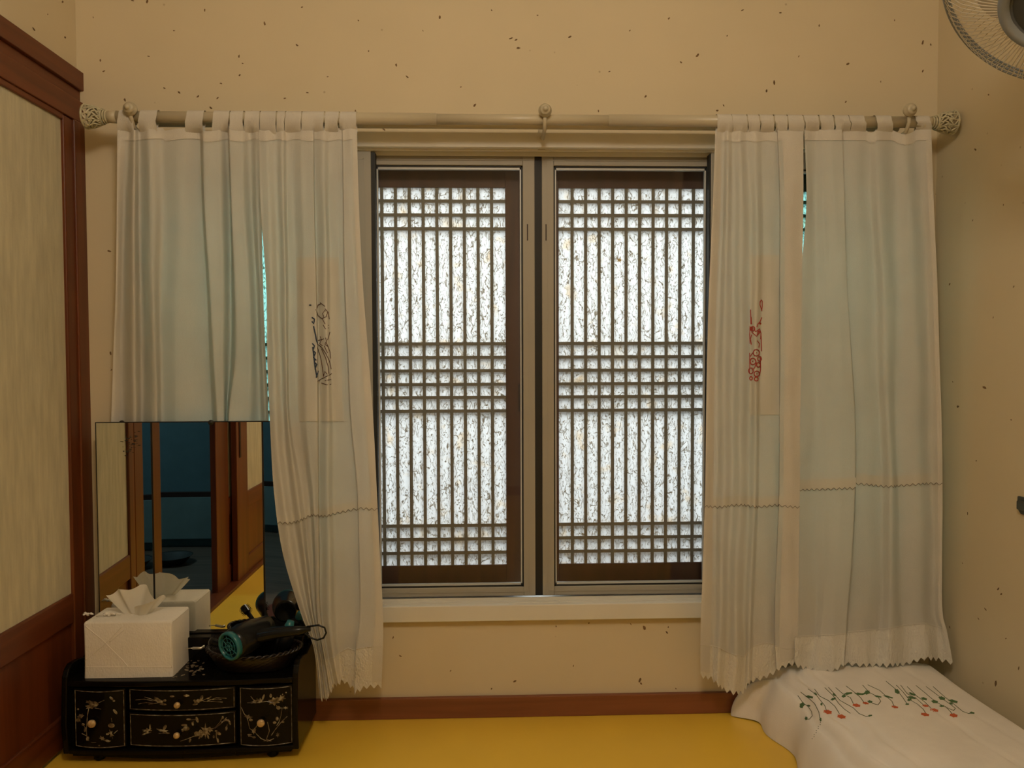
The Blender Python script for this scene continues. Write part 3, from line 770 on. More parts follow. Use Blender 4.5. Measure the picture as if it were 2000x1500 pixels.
Dq = Surf(LVC, [
    ([1571, 1575, 1562, 1558, 1557, 1555, 1553, 1552, 1552, 1553], 0.006, 1244, 1304), ([1590, 1592, 1592, 1592, 1592, 1590, 1590, 1590, 1588, 1580], -0.008, 1242, 1312), ([1608, 1612, 1616, 1618, 1618, 1615, 1613, 1610, 1606, 1602], 0.006, 1241, 1317),
    ([1628, 1632, 1640, 1645, 1647, 1645, 1640, 1635, 1632, 1628], 0.016, 1240, 1315), ([1645, 1650, 1655, 1664, 1671, 1671, 1664, 1655, 1653, 1648], 0.016, 1238, 1302), ([1645, 1649, 1653, 1659, 1664, 1665, 1659, 1651, 1649, 1645], -0.012, 1236, 1300),
    ([1672, 1676, 1680, 1686, 1690, 1695, 1695, 1690, 1690, 1685], -0.006, 1232, 1304), ([1690, 1698, 1706, 1710, 1715, 1720, 1720, 1718, 1715, 1710], -0.012, 1230, 1304), ([1712, 1720, 1728, 1732, 1736, 1742, 1742, 1740, 1738, 1735], 0.008, 1228, 1304),
    ([1742, 1748, 1754, 1752, 1750, 1755, 1760, 1762, 1765, 1766], -0.010, 1222, 1302), ([1768, 1775, 1785, 1790, 1792, 1795, 1798, 1800, 1805, 1808], 0.006, 1218, 1290), ([1790, 1798, 1808, 1812, 1815, 1818, 1820, 1822, 1830, 1836], -0.006, 1224, 1293), ([1819, 1824, 1831, 1835, 1839, 1841, 1840, 1841, 1849, 1862], 0.010, 1230, 1300)],
    [(250, -0.100), (600, -0.098), (1200, -0.105), (1310, -0.125)])


def yd(u):
    y = 254
    if 7.0 < u < 8.0: y += 6 * math.sin((u - 7) * math.pi)
    if 9 < u < 11: y += 9 * math.sin((u - 9) / 2 * math.pi)
    return y


tabsD = [(1571, 1599, 1572, 1598, 256), (1602, 1628, 1602, 1628, 256), (1631, 1659, 1631, 1659, 256), (1660, 1689, 1660, 1690, 256), (1712, 1742, 1712, 1742, 257), (1789, 1817, 1786, 1819, 254)]
cD, clD = curtain('curtain', 'wide white curtain at far right beside the corner, hanging onto the bedding', Dq, (0.99, YR, zrod), yd, tabsD, [(11.6, 12)],
                  [(0, 4, lambda u: 937 - u, 18), (5, 12, lambda u: 928 + 3 * math.sin(u), 17)])


def patch(S, root, u0, u1, y0, y1):
    U = S.us(u0, u1); rows = [[S.P(u, y0 + (y1 - y0) * j / 24, -0.0018) for u in U] for j in range(25)]
    return MB().grid(rows).build('embroidered_patch', 'patch', root, True)


pB = patch(Bq, cB, 5.1, 10.9, 503, 823); pC = patch(Cq, cC, 5.0, 9.0, 498, 810)
bvB = bvh_of(pB, clB)
cv = lambda ls, s, ox, oy: [[(ox + x / s, oy + y / s) for x, y in l] for l in ls]
scB = cv([[(300, 585), (270, 600), (250, 640), (270, 690), (305, 715), (340, 700), (350, 665), (330, 645), (310, 670), (320, 700)], [(290, 578), (330, 610)], [(330, 630), (355, 660), (365, 720)], [(310, 720), (330, 760), (360, 775)], [(315, 770), (335, 805), (360, 795)],
          [(370, 830), (360, 870), (350, 900)], [(290, 870), (300, 900), (285, 930), (310, 950)], [(270, 905), (320, 890)], [(335, 880), (345, 910), (330, 935), (355, 960)], [(325, 950), (350, 1010)], [(340, 920), (370, 1000), (378, 1060)],
          [(262, 935), (300, 960), (340, 1020), (365, 1080), (382, 1150)], [(262, 965), (285, 1020), (300, 1080), (310, 1150), (318, 1210)], [(300, 975), (335, 1050), (355, 1130), (362, 1190)], [(318, 1215), (330, 1170), (350, 1195)], [(265, 1255), (310, 1230), (350, 1210), (385, 1190)],
          [(300, 1270), (345, 1285)], [(330, 1250), (380, 1240)], [(350, 1285), (380, 1280)]], 4.41, 560, 460)
strokes(bvB, scB, 1.5).build('brown_embroidery', 'brown', cB)
scN = cv([[(195, 600), (212, 600)], [(218, 705), (240, 720), (235, 760), (218, 740)], [(232, 780), (250, 860), (262, 930)], [(222, 930), (240, 950), (228, 990), (250, 1010), (232, 1050), (255, 1075)], [(225, 960), (235, 1040), (245, 1130), (262, 1220)], [(238, 1090), (260, 1110), (245, 1150), (268, 1170), (255, 1225)]], 4.41, 560, 460)
strokes(bvB, scN, 2.8).build('navy_embroidery', 'navy', cB)
bvC = bvh_of(pC, clC); er = MB()
strokes(bvC, cv([[(455, 175), (438, 200), (435, 240), (455, 300), (462, 325)], [(455, 175), (468, 195), (468, 260), (460, 310)], [(312, 305), (316, 400), (318, 500)], [(322, 400), (330, 500)], [(460, 410), (440, 460), (405, 500), (395, 540)], [(305, 520), (300, 640), (305, 760)], [(360, 560), (380, 600), (430, 560), (450, 620), (445, 700)], [(330, 600), (390, 660), (440, 600)], [(450, 650), (455, 760), (458, 860)],
                 [(330, 640), (310, 700), (325, 770)], [(400, 720), (430, 760), (420, 810)], [(410, 580), (400, 650)], [(300, 880), (300, 1160)], [(345, 880), (310, 930)], [(440, 940), (445, 1100), (430, 1180)], [(390, 1010), (370, 1080), (340, 1110)]], 6.82, 1420, 560), 2.0, er)
for (x, y, r) in ((390, 880, 38), (345, 995, 38), (430, 960, 26), (415, 1040, 26), (318, 1120, 34), (395, 1160, 32), (345, 560, 26), (320, 1220, 20), (390, 1230, 22)):
    strokes(bvC, cv([[(x + r * math.cos(a * .524), y + r * 1.15 * math.sin(a * .524)) for a in range(13)]], 6.82, 1420, 560), 2.4, er)
for (x, y, rx, ry) in ((325, 560, 26, 30), (440, 490, 15, 15), (345, 995, 8, 9), (390, 880, 7, 8), (395, 1160, 8, 8), (420, 600, 20, 16)): blob(bvC, er, 1420 + x / 6.82, 560 + y / 6.82, rx / 6.82, ry / 6.82)
er.build('red_embroidery', 'red', cC)

# ------------------------------------------------------------------ dresser with mirrors
DF = -0.220; DB = -0.02; DX0, DX1 = -1.030, xx(582, DF, 1400)
dzb = 0.026; dzt = 0.205
dr = thing('dressing_stand', 'low black lacquer dressing stand with pearl inlay and three upright mirrors', 'vanity', ((DX0 + DX1) / 2, (DF + DB) / 2, 0))
DM = (DX0 + DX1) / 2
bd = MB(); bd.box(DX0 + 0.014, DX1 - 0.014, DF + 0.022, DB - 0.01, dzb, dzt - 0.014); bd.build('carcass', 'lacquer', dr)
# top board with bowed front
def bow(x, s=0.012): t = (x - DM) / ((DX1 - DX0) / 2); return -s * (1 - t * t)
n = 24; top = [(DX0 + 0.012 + (DX1 - DX0 - 0.024) * k / n, 0) for k in range(n + 1)]
b = MB().prism([Vector((x, DF + 0.006 + bow(x), dzt - 0.014)) for x, _ in top] + [Vector((DX1 - 0.012, DB, dzt - 0.014)), Vector((DX0 + 0.012, DB, dzt - 0.014))], (0, 0, 0.014)); topb = b.build('top_board', 'lacquer', dr, bevel=0.003)
b = MB().prism([Vector((x, DF + 0.004 + bow(x), dzb)) for x, _ in top] + [Vector((DX1 - 0.012, DF + 0.06, dzb)), Vector((DX0 + 0.012, DF + 0.06, dzb))], (0, 0, 0.012)); b.build('bottom_rail', 'lacquer', dr, bevel=0.003)
# apron curve below
pts = [Vector((DX0 + 0.02 + (DX1 - DX0 - 0.04) * k / n, DF + 0.012 + bow(DX0 + 0.02 + (DX1 - DX0 - 0.04) * k / n), 0.026)) for k in range(n + 1)]
low = [Vector((p.x, p.y, 0.026 - 0.010 * (0.3 + 0.7 * math.cos((p.x - DM) / 0.27 * math.pi / 2) ** 2) - 0.004)) for p in pts]
MB().grid([pts, low]).grid([[p + Vector((0, 0.01, 0)) for p in pts], [p + Vector((0, 0.01, 0)) for p in low]]).grid([low, [p + Vector((0, 0.01, 0)) for p in low]]).build('apron', 'lacquer', dr)
for sx in (DX0, DX1 - 0.014):
    prof = [(DF + 0.004, dzb), (DF - 0.004, 0.10), (DF + 0.002, 0.19), (DF + 0.004, 0.215), (DF + 0.014, 0.232), (DF + 0.03, 0.24), (DF + 0.06, 0.238), (DF + 0.10, 0.228), (DB - 0.04, 0.236), (DB, 0.25), (DB, dzb)]
    MB().prism([Vector((sx, y, z)) for y, z in prof], (0.014, 0, 0)).build('side_panel', 'lacquer', dr, bevel=0.003)
for fx, fy in ((DX0 + 0.075, DF + 0.03), (DX1 - 0.07, DF + 0.03), (DX0 + 0.075, DB - 0.03), (DX1 - 0.07, DB - 0.03)):
    MB().lathe([(0.010, 0.0), (0.014, 0.004), (0.013, 0.012), (0.009, 0.018), (0.012, 0.026)], (fx, fy, 0), n=16).build('foot', 'lacquer', dr, True)
zled = zz(1238, -0.075, 450)
MB().box(DX0 + 0.014, DX1 - 0.014, -0.10, -0.045, dzt, zled).build('mirror_ledge', 'lacquer', dr, bevel=0.003)


def front_panel(name, px0, px1, py0, py1, kn, knr):
    Yf = DF - 0.004
    x0, x1 = xx(px0, Yf, 1400), xx(px1, Yf, 1400); z1, z0 = zz(py0, Yf, (px0 + px1) / 2), zz(py1, Yf, (px0 + px1) / 2)
    nn = 14; g = lambda x: DF + 0.010 + bow(x, 0.010) - 0.011 * (1 - ((x - (x0 + x1) / 2) / ((x1 - x0) / 2)) ** 2)
    xs = [x0 + (x1 - x0) * k / nn for k in range(nn + 1)]
    b = MB().prism([Vector((x, g(x), z0)) for x in xs] + [Vector((x1, DF + 0.026, z0)), Vector((x0, DF + 0.026, z0))], (0, 0, z1 - z0))
    o = b.build(name, 'lacquer', dr, bevel=0.0015)
    i = 0.0035; XI = [x0 + i + (x1 - x0 - 2 * i) * k / nn for k in range(nn + 1)]
    loop = [Vector((x, g(x) - 0.0002, z1 - i)) for x in XI] + [Vector((x, g(x) - 0.0002, z0 + i)) for x in reversed(XI)]
    MB().tube(loop, 0.0008, 4, closed=True).build('inlay_border', 'pearl', o)
    kc = aY(kn[0], kn[1], g(xx(kn[0], Yf, 1400)) - 0.002)
    k = MB().lathe([(0.003, 0.0), (0.003, 0.006), (knr * .9, 0.008), (knr, 0.011), (knr * .9, 0.014), (knr * .6, 0.0155), (0.0005, 0.016)], kc + Vector((0, 0.004, 0)), (0, -1, 0), 20).build('knob', 'brass', o, True)
    return o


P1 = front_panel('cabinet_door', 140, 243, 1348, 1462, (182, 1411), 0.0098)
P2 = front_panel('drawer', 250, 459, 1344, 1387, (348, 1375), 0.0075)
P3 = front_panel('drawer', 250, 459, 1392, 1457, (347, 1434), 0.0075)
P4 = front_panel('cabinet_door', 466, 570, 1342, 1458, (511, 1410), 0.0095)


def inlay(o, lines, blobs, wd=1.3, s=4.0, ox=110, oy=1310):
    bv = bvh_of(o); b = strokes(bv, cv(lines, s, ox, oy), wd, back=0.0001)
    for q in blobs:
        x, y, rx, ry = q[:4]; a = q[4] if len(q) > 4 else 0; j = q[5] if len(q) > 5 else 0
        blob(bv, b, ox + x / s, oy + y / s, rx / s, ry / s, a, 12, 0.0002, j)
    b.build('pearl_inlay', 'pearl', o)


inlay(P1, [[(255, 290), (245, 340), (240, 400), (235, 460), (240, 520), (255, 548)], [(205, 410), (235, 460)], [(330, 250), (375, 230)], [(300, 290), (350, 300)], [(200, 490), (240, 510)], [(430, 370), (435, 400)], [(450, 490), (480, 465)], [(345, 510), (375, 545), (425, 548)], [(270, 560), (310, 560)]],
      [(260, 245, 28, 12, 10, .2), (275, 275, 45, 20, -15, .25), (310, 255, 22, 12, 30), (430, 215, 18, 10, 40), (450, 235, 10, 8), (460, 320, 24, 11, 50), (190, 355, 26, 16, -30, .2), (170, 385, 20, 16, 0, .2), (430, 428, 26, 18), (428, 495, 14, 30, -20, .45), (400, 495, 12, 8), (360, 530, 22, 14, 30, .3), (400, 548, 22, 9, 10), (210, 420, 12, 10), (245, 530, 12, 18, 20), (225, 460, 10, 20, 10), (170, 300, 8, 8), (335, 585, 8, 6)])
inlay(P2, [[(620, 228), (690, 222), (760, 235)], [(640, 260), (700, 248), (760, 255)], [(690, 205), (740, 220), (790, 240)], [(720, 262), (770, 255), (820, 245)], [(1330, 215), (1250, 212), (1180, 235)], [(1300, 245), (1220, 240), (1150, 240)], [(1210, 200), (1180, 215), (1140, 235)], [(1290, 225), (1200, 225)]],
      [(800, 235, 38, 14, 15, .2), (835, 262, 28, 8, 5), (848, 232, 12, 10), (785, 215, 22, 7, 30), (1110, 235, 36, 14, -15, .2), (1085, 262, 22, 7, -10), (1135, 212, 12, 22, 20), (1080, 232, 10, 8), (905, 200, 18, 8), (1017, 194, 24, 9, 0, .1), (1195, 212, 20, 5, -30)])
inlay(P3, [[(970, 550), (1030, 530), (1090, 505)], [(1090, 490), (1180, 470), (1240, 445), (1280, 400), (1300, 355)], [(1240, 450), (1290, 410), (1330, 365)], [(1040, 385), (1090, 380)], [(1070, 395), (1068, 430)], [(1250, 470), (1250, 520), (1262, 560)], [(1290, 400), (1350, 380)], [(670, 500), (740, 480)], [(800, 490), (880, 485)], [(1330, 460), (1335, 420)]],
      [(710, 465, 34, 14, -10, .35), (732, 440, 6, 24), (695, 490, 30, 7, -25), (840, 470, 30, 14, 10, .35), (848, 442, 12, 22, 30), (800, 460, 20, 6, 20), (870, 488, 18, 5), (1015, 452, 26, 18), (1000, 425, 24, 9), (985, 465, 10, 12), (1035, 380, 20, 8), (1100, 382, 11, 24, -20), (1065, 415, 8, 16, -20), (1130, 490, 48, 26, -10, .3), (1165, 470, 30, 44, 0, .45), (1200, 460, 24, 18, 0, .3), (1095, 490, 18, 16), (1045, 545, 8, 16, 20), (1120, 520, 6, 16, 30), (1185, 515, 7, 18, -20), (1270, 490, 18, 12, 30), (1230, 515, 8, 12), (1262, 545, 8, 20, -10), (1330, 385, 18, 8, 20), (1355, 405, 8, 20, -20), (1328, 450, 9, 18, 10), (1300, 365, 8, 12), (1250, 470, 12, 6)])
inlay(P4, [[(1490, 250), (1560, 250), (1640, 240), (1700, 250)], [(1720, 270), (1730, 295), (1765, 290), (1755, 350), (1740, 400), (1720, 430)], [(1805, 355), (1750, 410), (1710, 460), (1680, 505)], [(1445, 285), (1465, 330), (1490, 370), (1500, 400), (1510, 450), (1545, 475), (1565, 430)], [(1650, 400), (1665, 470), (1640, 540)], [(1560, 490), (1600, 530), (1650, 550), (1700, 530)], [(1500, 510), (1560, 520)], [(1520, 200), (1550, 240)]],
      [(1550, 240, 28, 12, -20, .4), (1590, 232, 26, 16, 10, .35), (1618, 205, 8, 22, 20), (1700, 240, 40, 28, -10, .3), (1760, 215, 28, 22, -20, .3), (1725, 225, 22, 18, 0, .3), (1675, 195, 10, 16), (1795, 170, 6, 6), (1768, 185, 6, 6), (1735, 290, 16, 14), (1790, 290, 18, 10, 0, .4), (1500, 360, 28, 14, 20, .4), (1520, 385, 16, 10), (1545, 470, 14, 22, 10, .3), (1725, 375, 12, 16), (1705, 405, 14, 10), (1770, 400, 12, 6), (1510, 500, 18, 6), (1650, 545, 30, 8, 0, .3), (1730, 500, 12, 16, 0, .4), (1545, 520, 14, 8)])
bt = bvh_of(topb); b = MB()
for k in range(60):
    x = random.uniform(170, 345); y = random.uniform(1311, 1323) ; blob(bt, b, x, y, random.uniform(1.5, 5), random.uniform(0.6, 1.3), random.uniform(-15, 15), 7, 0.0002)
for k in range(26):
    x = random.uniform(345, 400); y = random.uniform(1285, 1320); blob(bt, b, x, y, random.uniform(2, 6), random.uniform(0.8, 2), random.uniform(-40, 20), 7, 0.0002)
b.build('pearl_inlay', 'pearl', topb)

# mirrors
YM = -0.066; mz0, mz1 = zled + 0.001, zz(823, YM, 400)
hx1, hx2 = xx(299, YM, 1000), xx(515, YM, 1000); mx0, mx1 = xx(190, YM - 0.006, 1000), xx(622, YM, 1000)


def mirror(xh, xo, ang):
    """panel hinged at xh, far edge at xo, turned forward by ang"""
    s = 1 if xo > xh else -1; L = abs(xo - xh)
    ca, sa = math.cos(ang), math.sin(ang)
    def Q(u, d, z): return Vector((xh + s * (u * ca) - s * d * sa * -1 * -1, YM - u * sa - d * ca, z)) if False else Vector((xh + s * (u * ca - d * sa), YM - u * sa - d * ca, z))
    e = 0.0022
    def bx(b, u0, u1, d0, d1, z0, z1):
        vs = [Q(u, d, z) for z in (z0, z1) for (u, d) in ((u0, d0), (u1, d0), (u1, d1), (u0, d1))]
        b.add(vs, [(0, 3, 2, 1), (4, 5, 6, 7), (0, 1, 5, 4), (1, 2, 6, 5), (2, 3, 7, 6), (3, 0, 4, 7)])
    b = MB(); bx(b, 0, L, -0.008, 0.0005, mz0, mz1); f = b.build('mirror_back', 'frame_black', dr)
    b = MB(); bx(b, 0.0005, e, 0, 0.002, mz0, mz1); bx(b, L - e, L, 0, 0.002, mz0, mz1); bx(b, e, L - e, 0, 0.002, mz0, mz0 + e); bx(b, e, L - e, 0, 0.002, mz1 - e, mz1); b.build('edge_strip', 'frame_black', f)
    b = MB(); bx(b, e, L - e, 0.0005, 0.0012, mz0 + e, mz1 - e); g = b.build('mirror_glass', 'mirror', f)
    return f, g


mC_, gC_ = mirror(hx1, hx2, 0)
mL_, gL_ = mirror(hx1, mx0, math.radians(2.7))
mR_, gR_ = mirror(hx2, mx1, math.radians(9.0))
for px in (238, 412): MB().lathe([(0.007, 0), (0.007, 0.004), (0.001, 0.006)], (xx(px, YM, 823), YM + 0.002, mz1 - 0.003), (0, -1, 0), 10).build('clip', 'frame_black', mC_ if px > 299 else mL_)
bg_ = bvh_of(gL_); b = MB()
for k in range(40): blob(bg_, b, random.gauss(256, 8), random.gauss(862, 11), random.uniform(1, 5), random.uniform(0.4, 1.2), random.uniform(-10, 10), 6, 0.0002)
b.build('silvering_spots', 'frame_black', mL_)

# ------------------------------------------------------------------ tissue box
TY0 = -0.200; tx0, tx1 = xx(163, TY0, 1260), xx(336, TY0, 1260); TY1 = -0.085; tz0 = dzt; tz1 = zz(1214, TY0, 250)
tb = thing('tissue_box', 'tissue box in a creased white cloth cover on the dressing stand', 'tissue box', ((tx0 + tx1) / 2, (TY0 + TY1) / 2, tz0))
def rbox(x0, x1, y0, y1, z0, z1, r, n=10, dz=None):
    rows = []
    def ring(z, ins):
        pts = []
        a, c, e, h = x0 + ins, x1 - ins, y0 + ins, y1 - ins; rr = max(r - ins, 0.001) if ins < r else 0.001
        for (cx, cy, s) in ((c - rr, e + rr, -90), (c - rr, h - rr, 0), (a + rr, h - rr, 90), (a + rr, e + rr, 180)):
            for k in range(5):
                an = math.radians(s + 90 * k / 4); pts.append(Vector((cx + rr * math.cos(an), cy + rr * math.sin(an), z)))
        return pts
    return ring
ring = rbox(tx0, tx1, TY0, TY1, tz0, tz1, 0.006)
rows = [ring(tz0 + 0.0005, -0.001), ring(tz0 + 0.03, 0), ring(tz0 + 0.07, 0.0005), ring(tz1 - 0.006, 0), ring(tz1 - 0.0015, 0.002), ring(tz1, 0.007), ring(tz1 + 0.002, 0.03), ring(tz1 + 0.001, 0.055)]
b = MB().grid(rows, closed=True); k0 = len(b.v) - 20; b.f.append(tuple(range(k0, k0 + 20)))
cov = b.build('cloth_cover', 'box_cloth', tb, True)
bvT = bvh_of(cov); b = MB()
strokes(bvT, [[(166, 1222), (200, 1250), (240, 1290), (250, 1302)], [(166, 1290), (205, 1258), (240, 1222)], [(335, 1216), (335, 1304)], [(166, 1303), (334, 1303)], [(214, 1254), (245, 1228)], [(338, 1214), (366, 1190)]], 1.8, b, back=0.0).build('cover_fold', 'box_cloth', cov, True)
b = MB()
def knot(c, s):
    c = Vector(c); bb = MB()
    bb.lathe([(0.0005, -0.004 * s), (0.004 * s, -0.002 * s), (0.0045 * s, 0.001 * s), (0.002 * s, 0.004 * s), (0.0005, 0.0045 * s)], c, (0.3, -0.4, 1), 10)
    for dx, dy, dz in ((1, -.3, .2), (-1, .2, .3), (.8, .5, -.2), (-.7, -.5, 0.1)):
        bb.tube([c, c + Vector((dx * .008, dy * .006, dz * .006 + 0.002)) * s, c + Vector((dx * .014, dy * .009, dz * .004 - 0.001)) * s, c + Vector((dx * .008, dy * .013, dz * .001)) * s], [0.0022 * s, 0.0028 * s, 0.002 * s, 0.0008], 6)
    bb.build('ribbon_knot', 'box_cloth', tb, True)
knot(aY(172, 1200, -0.13) , 1.0); knot(aY(213, 1200, -0.165), 1.1); knot(aY(330, 1196, -0.12), 0.7)
MB().tube([aY(x, y, -0.165) for x, y in ((188, 1203), (200, 1200), (213, 1201), (228, 1198), (236, 1200))], 0.0016, 6).build('ribbon_tie', 'box_cloth', tb, True)
# tissue plume
pc = Vector((aY(268, 1200, -0.145).x, -0.143, tz1 + 0.001)); rows = []
for j in range(11):
    t = j / 10; row = []
    for k in range(37):
        u = k / 36 * 2 - 1
        wv = 0.026 + 0.040 * t ** 0.8
        hgt = 0.058 + 0.016 * math.cos(u * 2.2 + 0.6) + 0.006 * math.sin(u * 9)
        x = pc.x + u * wv + 0.006 * t * math.sin(u * 5) + 0.012 * t * u
        y = pc.y + 0.007 * math.sin(u * 7.5 + 1) * (0.4 + t) + 0.010 * t * math.cos(u * 3) + 0.004 * math.sin(u * 16) * t
        row.append(Vector((x, y, pc.z - 0.004 + hgt * t * (1 - 0.12 * t * abs(math.sin(u * 3.2))))))
    rows.append(row)
MB().grid(rows).build('tissue', 'tissue', tb, True)
rows = []
for j in range(9):
    t = j / 8; row = []
    for k in range(17):
        u = k / 16 * 2 - 1
        row.append(Vector((pc.x + 0.012 + u * (0.014 + 0.014 * t) + 0.020 * t, pc.y - 0.014 - 0.014 * t - 0.004 * math.cos(u * 4), pc.z - 0.003 + 0.050 * t - 0.014 * t * t * (1 - u * .6))))
    rows.append(row)
MB().grid(rows).build('tissue_flap', 'tissue', tb, True)

# ------------------------------------------------------------------ basket and what lies in it
bc = Vector((xx(497, -0.15, 1290), -0.148, dzt)); bk = thing('wicker_basket', 'dark oval wicker basket on the right end of the dressing stand', 'basket', bc)
rows = []; n = 96
for j in range(22):
    t = j / 21; row = []
    for k in range(n):
        a = 2 * math.pi * k / n
        rx, ry = 0.082 + 0.034 * t ** 0.7, 0.042 + 0.022 * t ** 0.7
        wv = 0.0016 * math.sin(a * 32 + (j // 2) * math.pi) * (1 if j % 2 else 0.2)
        row.append(bc + Vector(((rx + wv) * math.cos(a), (ry + wv) * math.sin(a), 0.001 + 0.046 * t + 0.006 * t * abs(math.cos(a)) ** 3)))
    rows.append(row)
b = MB().grid(rows, closed=True); b.f.append(tuple(range(n - 1, -1, -1))); b.build('woven_wall', 'basket', bk, True)
rim = MB()
for ph in (0, math.pi): rim.tube([bc + Vector(((0.115 + 0.003 * math.cos(a * 20 + ph)) * math.cos(a), (0.063 + 0.003 * math.cos(a * 20 + ph)) * math.sin(a), 0.047 + 0.006 * abs(math.cos(a)) ** 3 + 0.003 * math.sin(a * 20 + ph))) for a in [2 * math.pi * k / 160 for k in range(160)]], 0.0030, 6, closed=True)
rim.build('braided_rim', 'basket', bk, True)
# hair dryer
r0 = aY(448, 1264, -0.232) + Vector((0, 0, 0.002)); r1 = Vector((xx(520, -0.14, 1220), -0.125, r0.z + 0.012)); ax = (r1 - r0).normalized(); Ld = (r1 - r0).length
hd = thing('hair_dryer', 'black hair dryer with a teal intake grille, lying in the basket', 'hair dryer', r0)
MB().lathe([(0.024, 0.004), (0.034, 0.004), (0.037, 0.018), (0.039, 0.04), (0.036, 0.075), (0.030, Ld * .85), (0.027, Ld), (0.023, Ld), (0.001, Ld - 0.01)], r0, ax, 28).build('barrel', 'black_plastic', hd, True)
gr = MB().lathe([(0.035, 0.010), (0.0355, 0.0), (0.034, -0.004), (0.030, -0.005), (0.0285, -0.003), (0.0285, 0.004)], r0, ax, 32)
q = Vector((0, 0, 1)).rotation_difference(ax); PQ = lambda r, a, h: r0 + q @ Vector((r * math.cos(a), r * math.sin(a), h))
for rr_ in (0.011, 0.021): gr.tube([PQ(rr_, 2 * math.pi * k / 24, -0.002) for k in range(24)], 0.0011, 5, closed=True)
for k in range(8): a = 2 * math.pi * k / 8; gr.tube([PQ(0.004, a, -0.002), PQ(0.030, a, -0.001)], 0.0012, 5)
gr.lathe([(0.0045, -0.003), (0.0045, 0.002), (0.001, 0.002)], r0, ax, 12)
gr.build('intake_grille', 'teal', hd, True)
hs = r0 + ax * 0.05; he = aY(606, 1228, -0.20); mid = hs.lerp(he, 0.5) + Vector((0, 0, 0.002))
MB().tube([hs, hs.lerp(he, .25), mid, hs.lerp(he, .75), he], [0.017, 0.016, 0.0145, 0.012, 0.006], 18).build('handle', 'black_plastic', hd, True)
lp = [(600, 1224), (622, 1221), (634, 1226), (637, 1236), (632, 1246), (620, 1250), (607, 1246), (597, 1238), (590, 1232)]
MB().tube([aY(x, y, -0.20) for x, y in lp], 0.0024, 8).build('hanging_loop', 'black_plastic', hd, True)
# brush
bh = Vector((-0.672, -0.19, 0.285)); hb = thing('hair_brush', 'small round black hair brush propped in the basket beside the tissue box', 'brush', bh)
be = Vector((-0.60, -0.125, 0.232))
MB().tube([bh, bh.lerp(be, .5), be], [0.007, 0.0045, 0.006], 10).build('brush_handle', 'black_plastic', hb, True)
axb = (bh - be).normalized(); br = MB().lathe([(0.001, -0.012), (0.009, -0.010), (0.010, 0.012), (0.001, 0.015)], bh, axb, 16)
qb = Vector((0, 0, 1)).rotation_difference(axb)
for k in range(14):
    for h in (-0.008, 0, 0.008):
        a = 2 * math.pi * k / 14 + h * 30; br.tube([bh + qb @ Vector((0.009 * math.cos(a), 0.009 * math.sin(a), h)), bh + qb @ Vector((0.0155 * math.cos(a), 0.0155 * math.sin(a), h))], 0.0007, 4)
br.build('bristles', 'black_plastic', hb)
# hair pin poking out from the box
tag(MB().tube([aY(362, 1267, -0.15), aY(366, 1266.5, -0.15), aY(372, 1266, -0.15), aY(376, 1266, -0.15)], [0.002, 0.0012, 0.0012, 0.0018], 8).tube([aY(376, 1266, -0.15), aY(392, 1266, -0.145), aY(400, 1262, -0.14)], 0.0035, 8).build('hair_pin', 'silver', smooth=True), 'small pale hair pin poking out at the right side of the tissue box', 'hair pin')
# clear cap cylinder behind the dryer (seen in mirror)
cb0_ = Vector((-0.535, -0.118, dzt + 0.012)); cb1_ = Vector((-0.505, -0.112, dzt + 0.105))
bt_ = thing('black_bottle', 'glossy dark bottle with a teal collar standing in the basket against the mirror', 'bottle', cb0_)
axc = cb1_ - cb0_; Lc = axc.length
MB().lathe([(0.001, 0), (0.020, 0), (0.0215, 0.004), (0.0215, Lc * .72), (0.018, Lc * .80), (0.010, Lc * .84)], cb0_, axc, 24).build('bottle_body', 'black_plastic', bt_, True)
MB().lathe([(0.0120, Lc * .83), (0.0125, Lc * .87), (0.0110, Lc * .90), (0.009, Lc), (0.001, Lc)], cb0_, axc, 20).build('collar', 'teal', bt_, True)

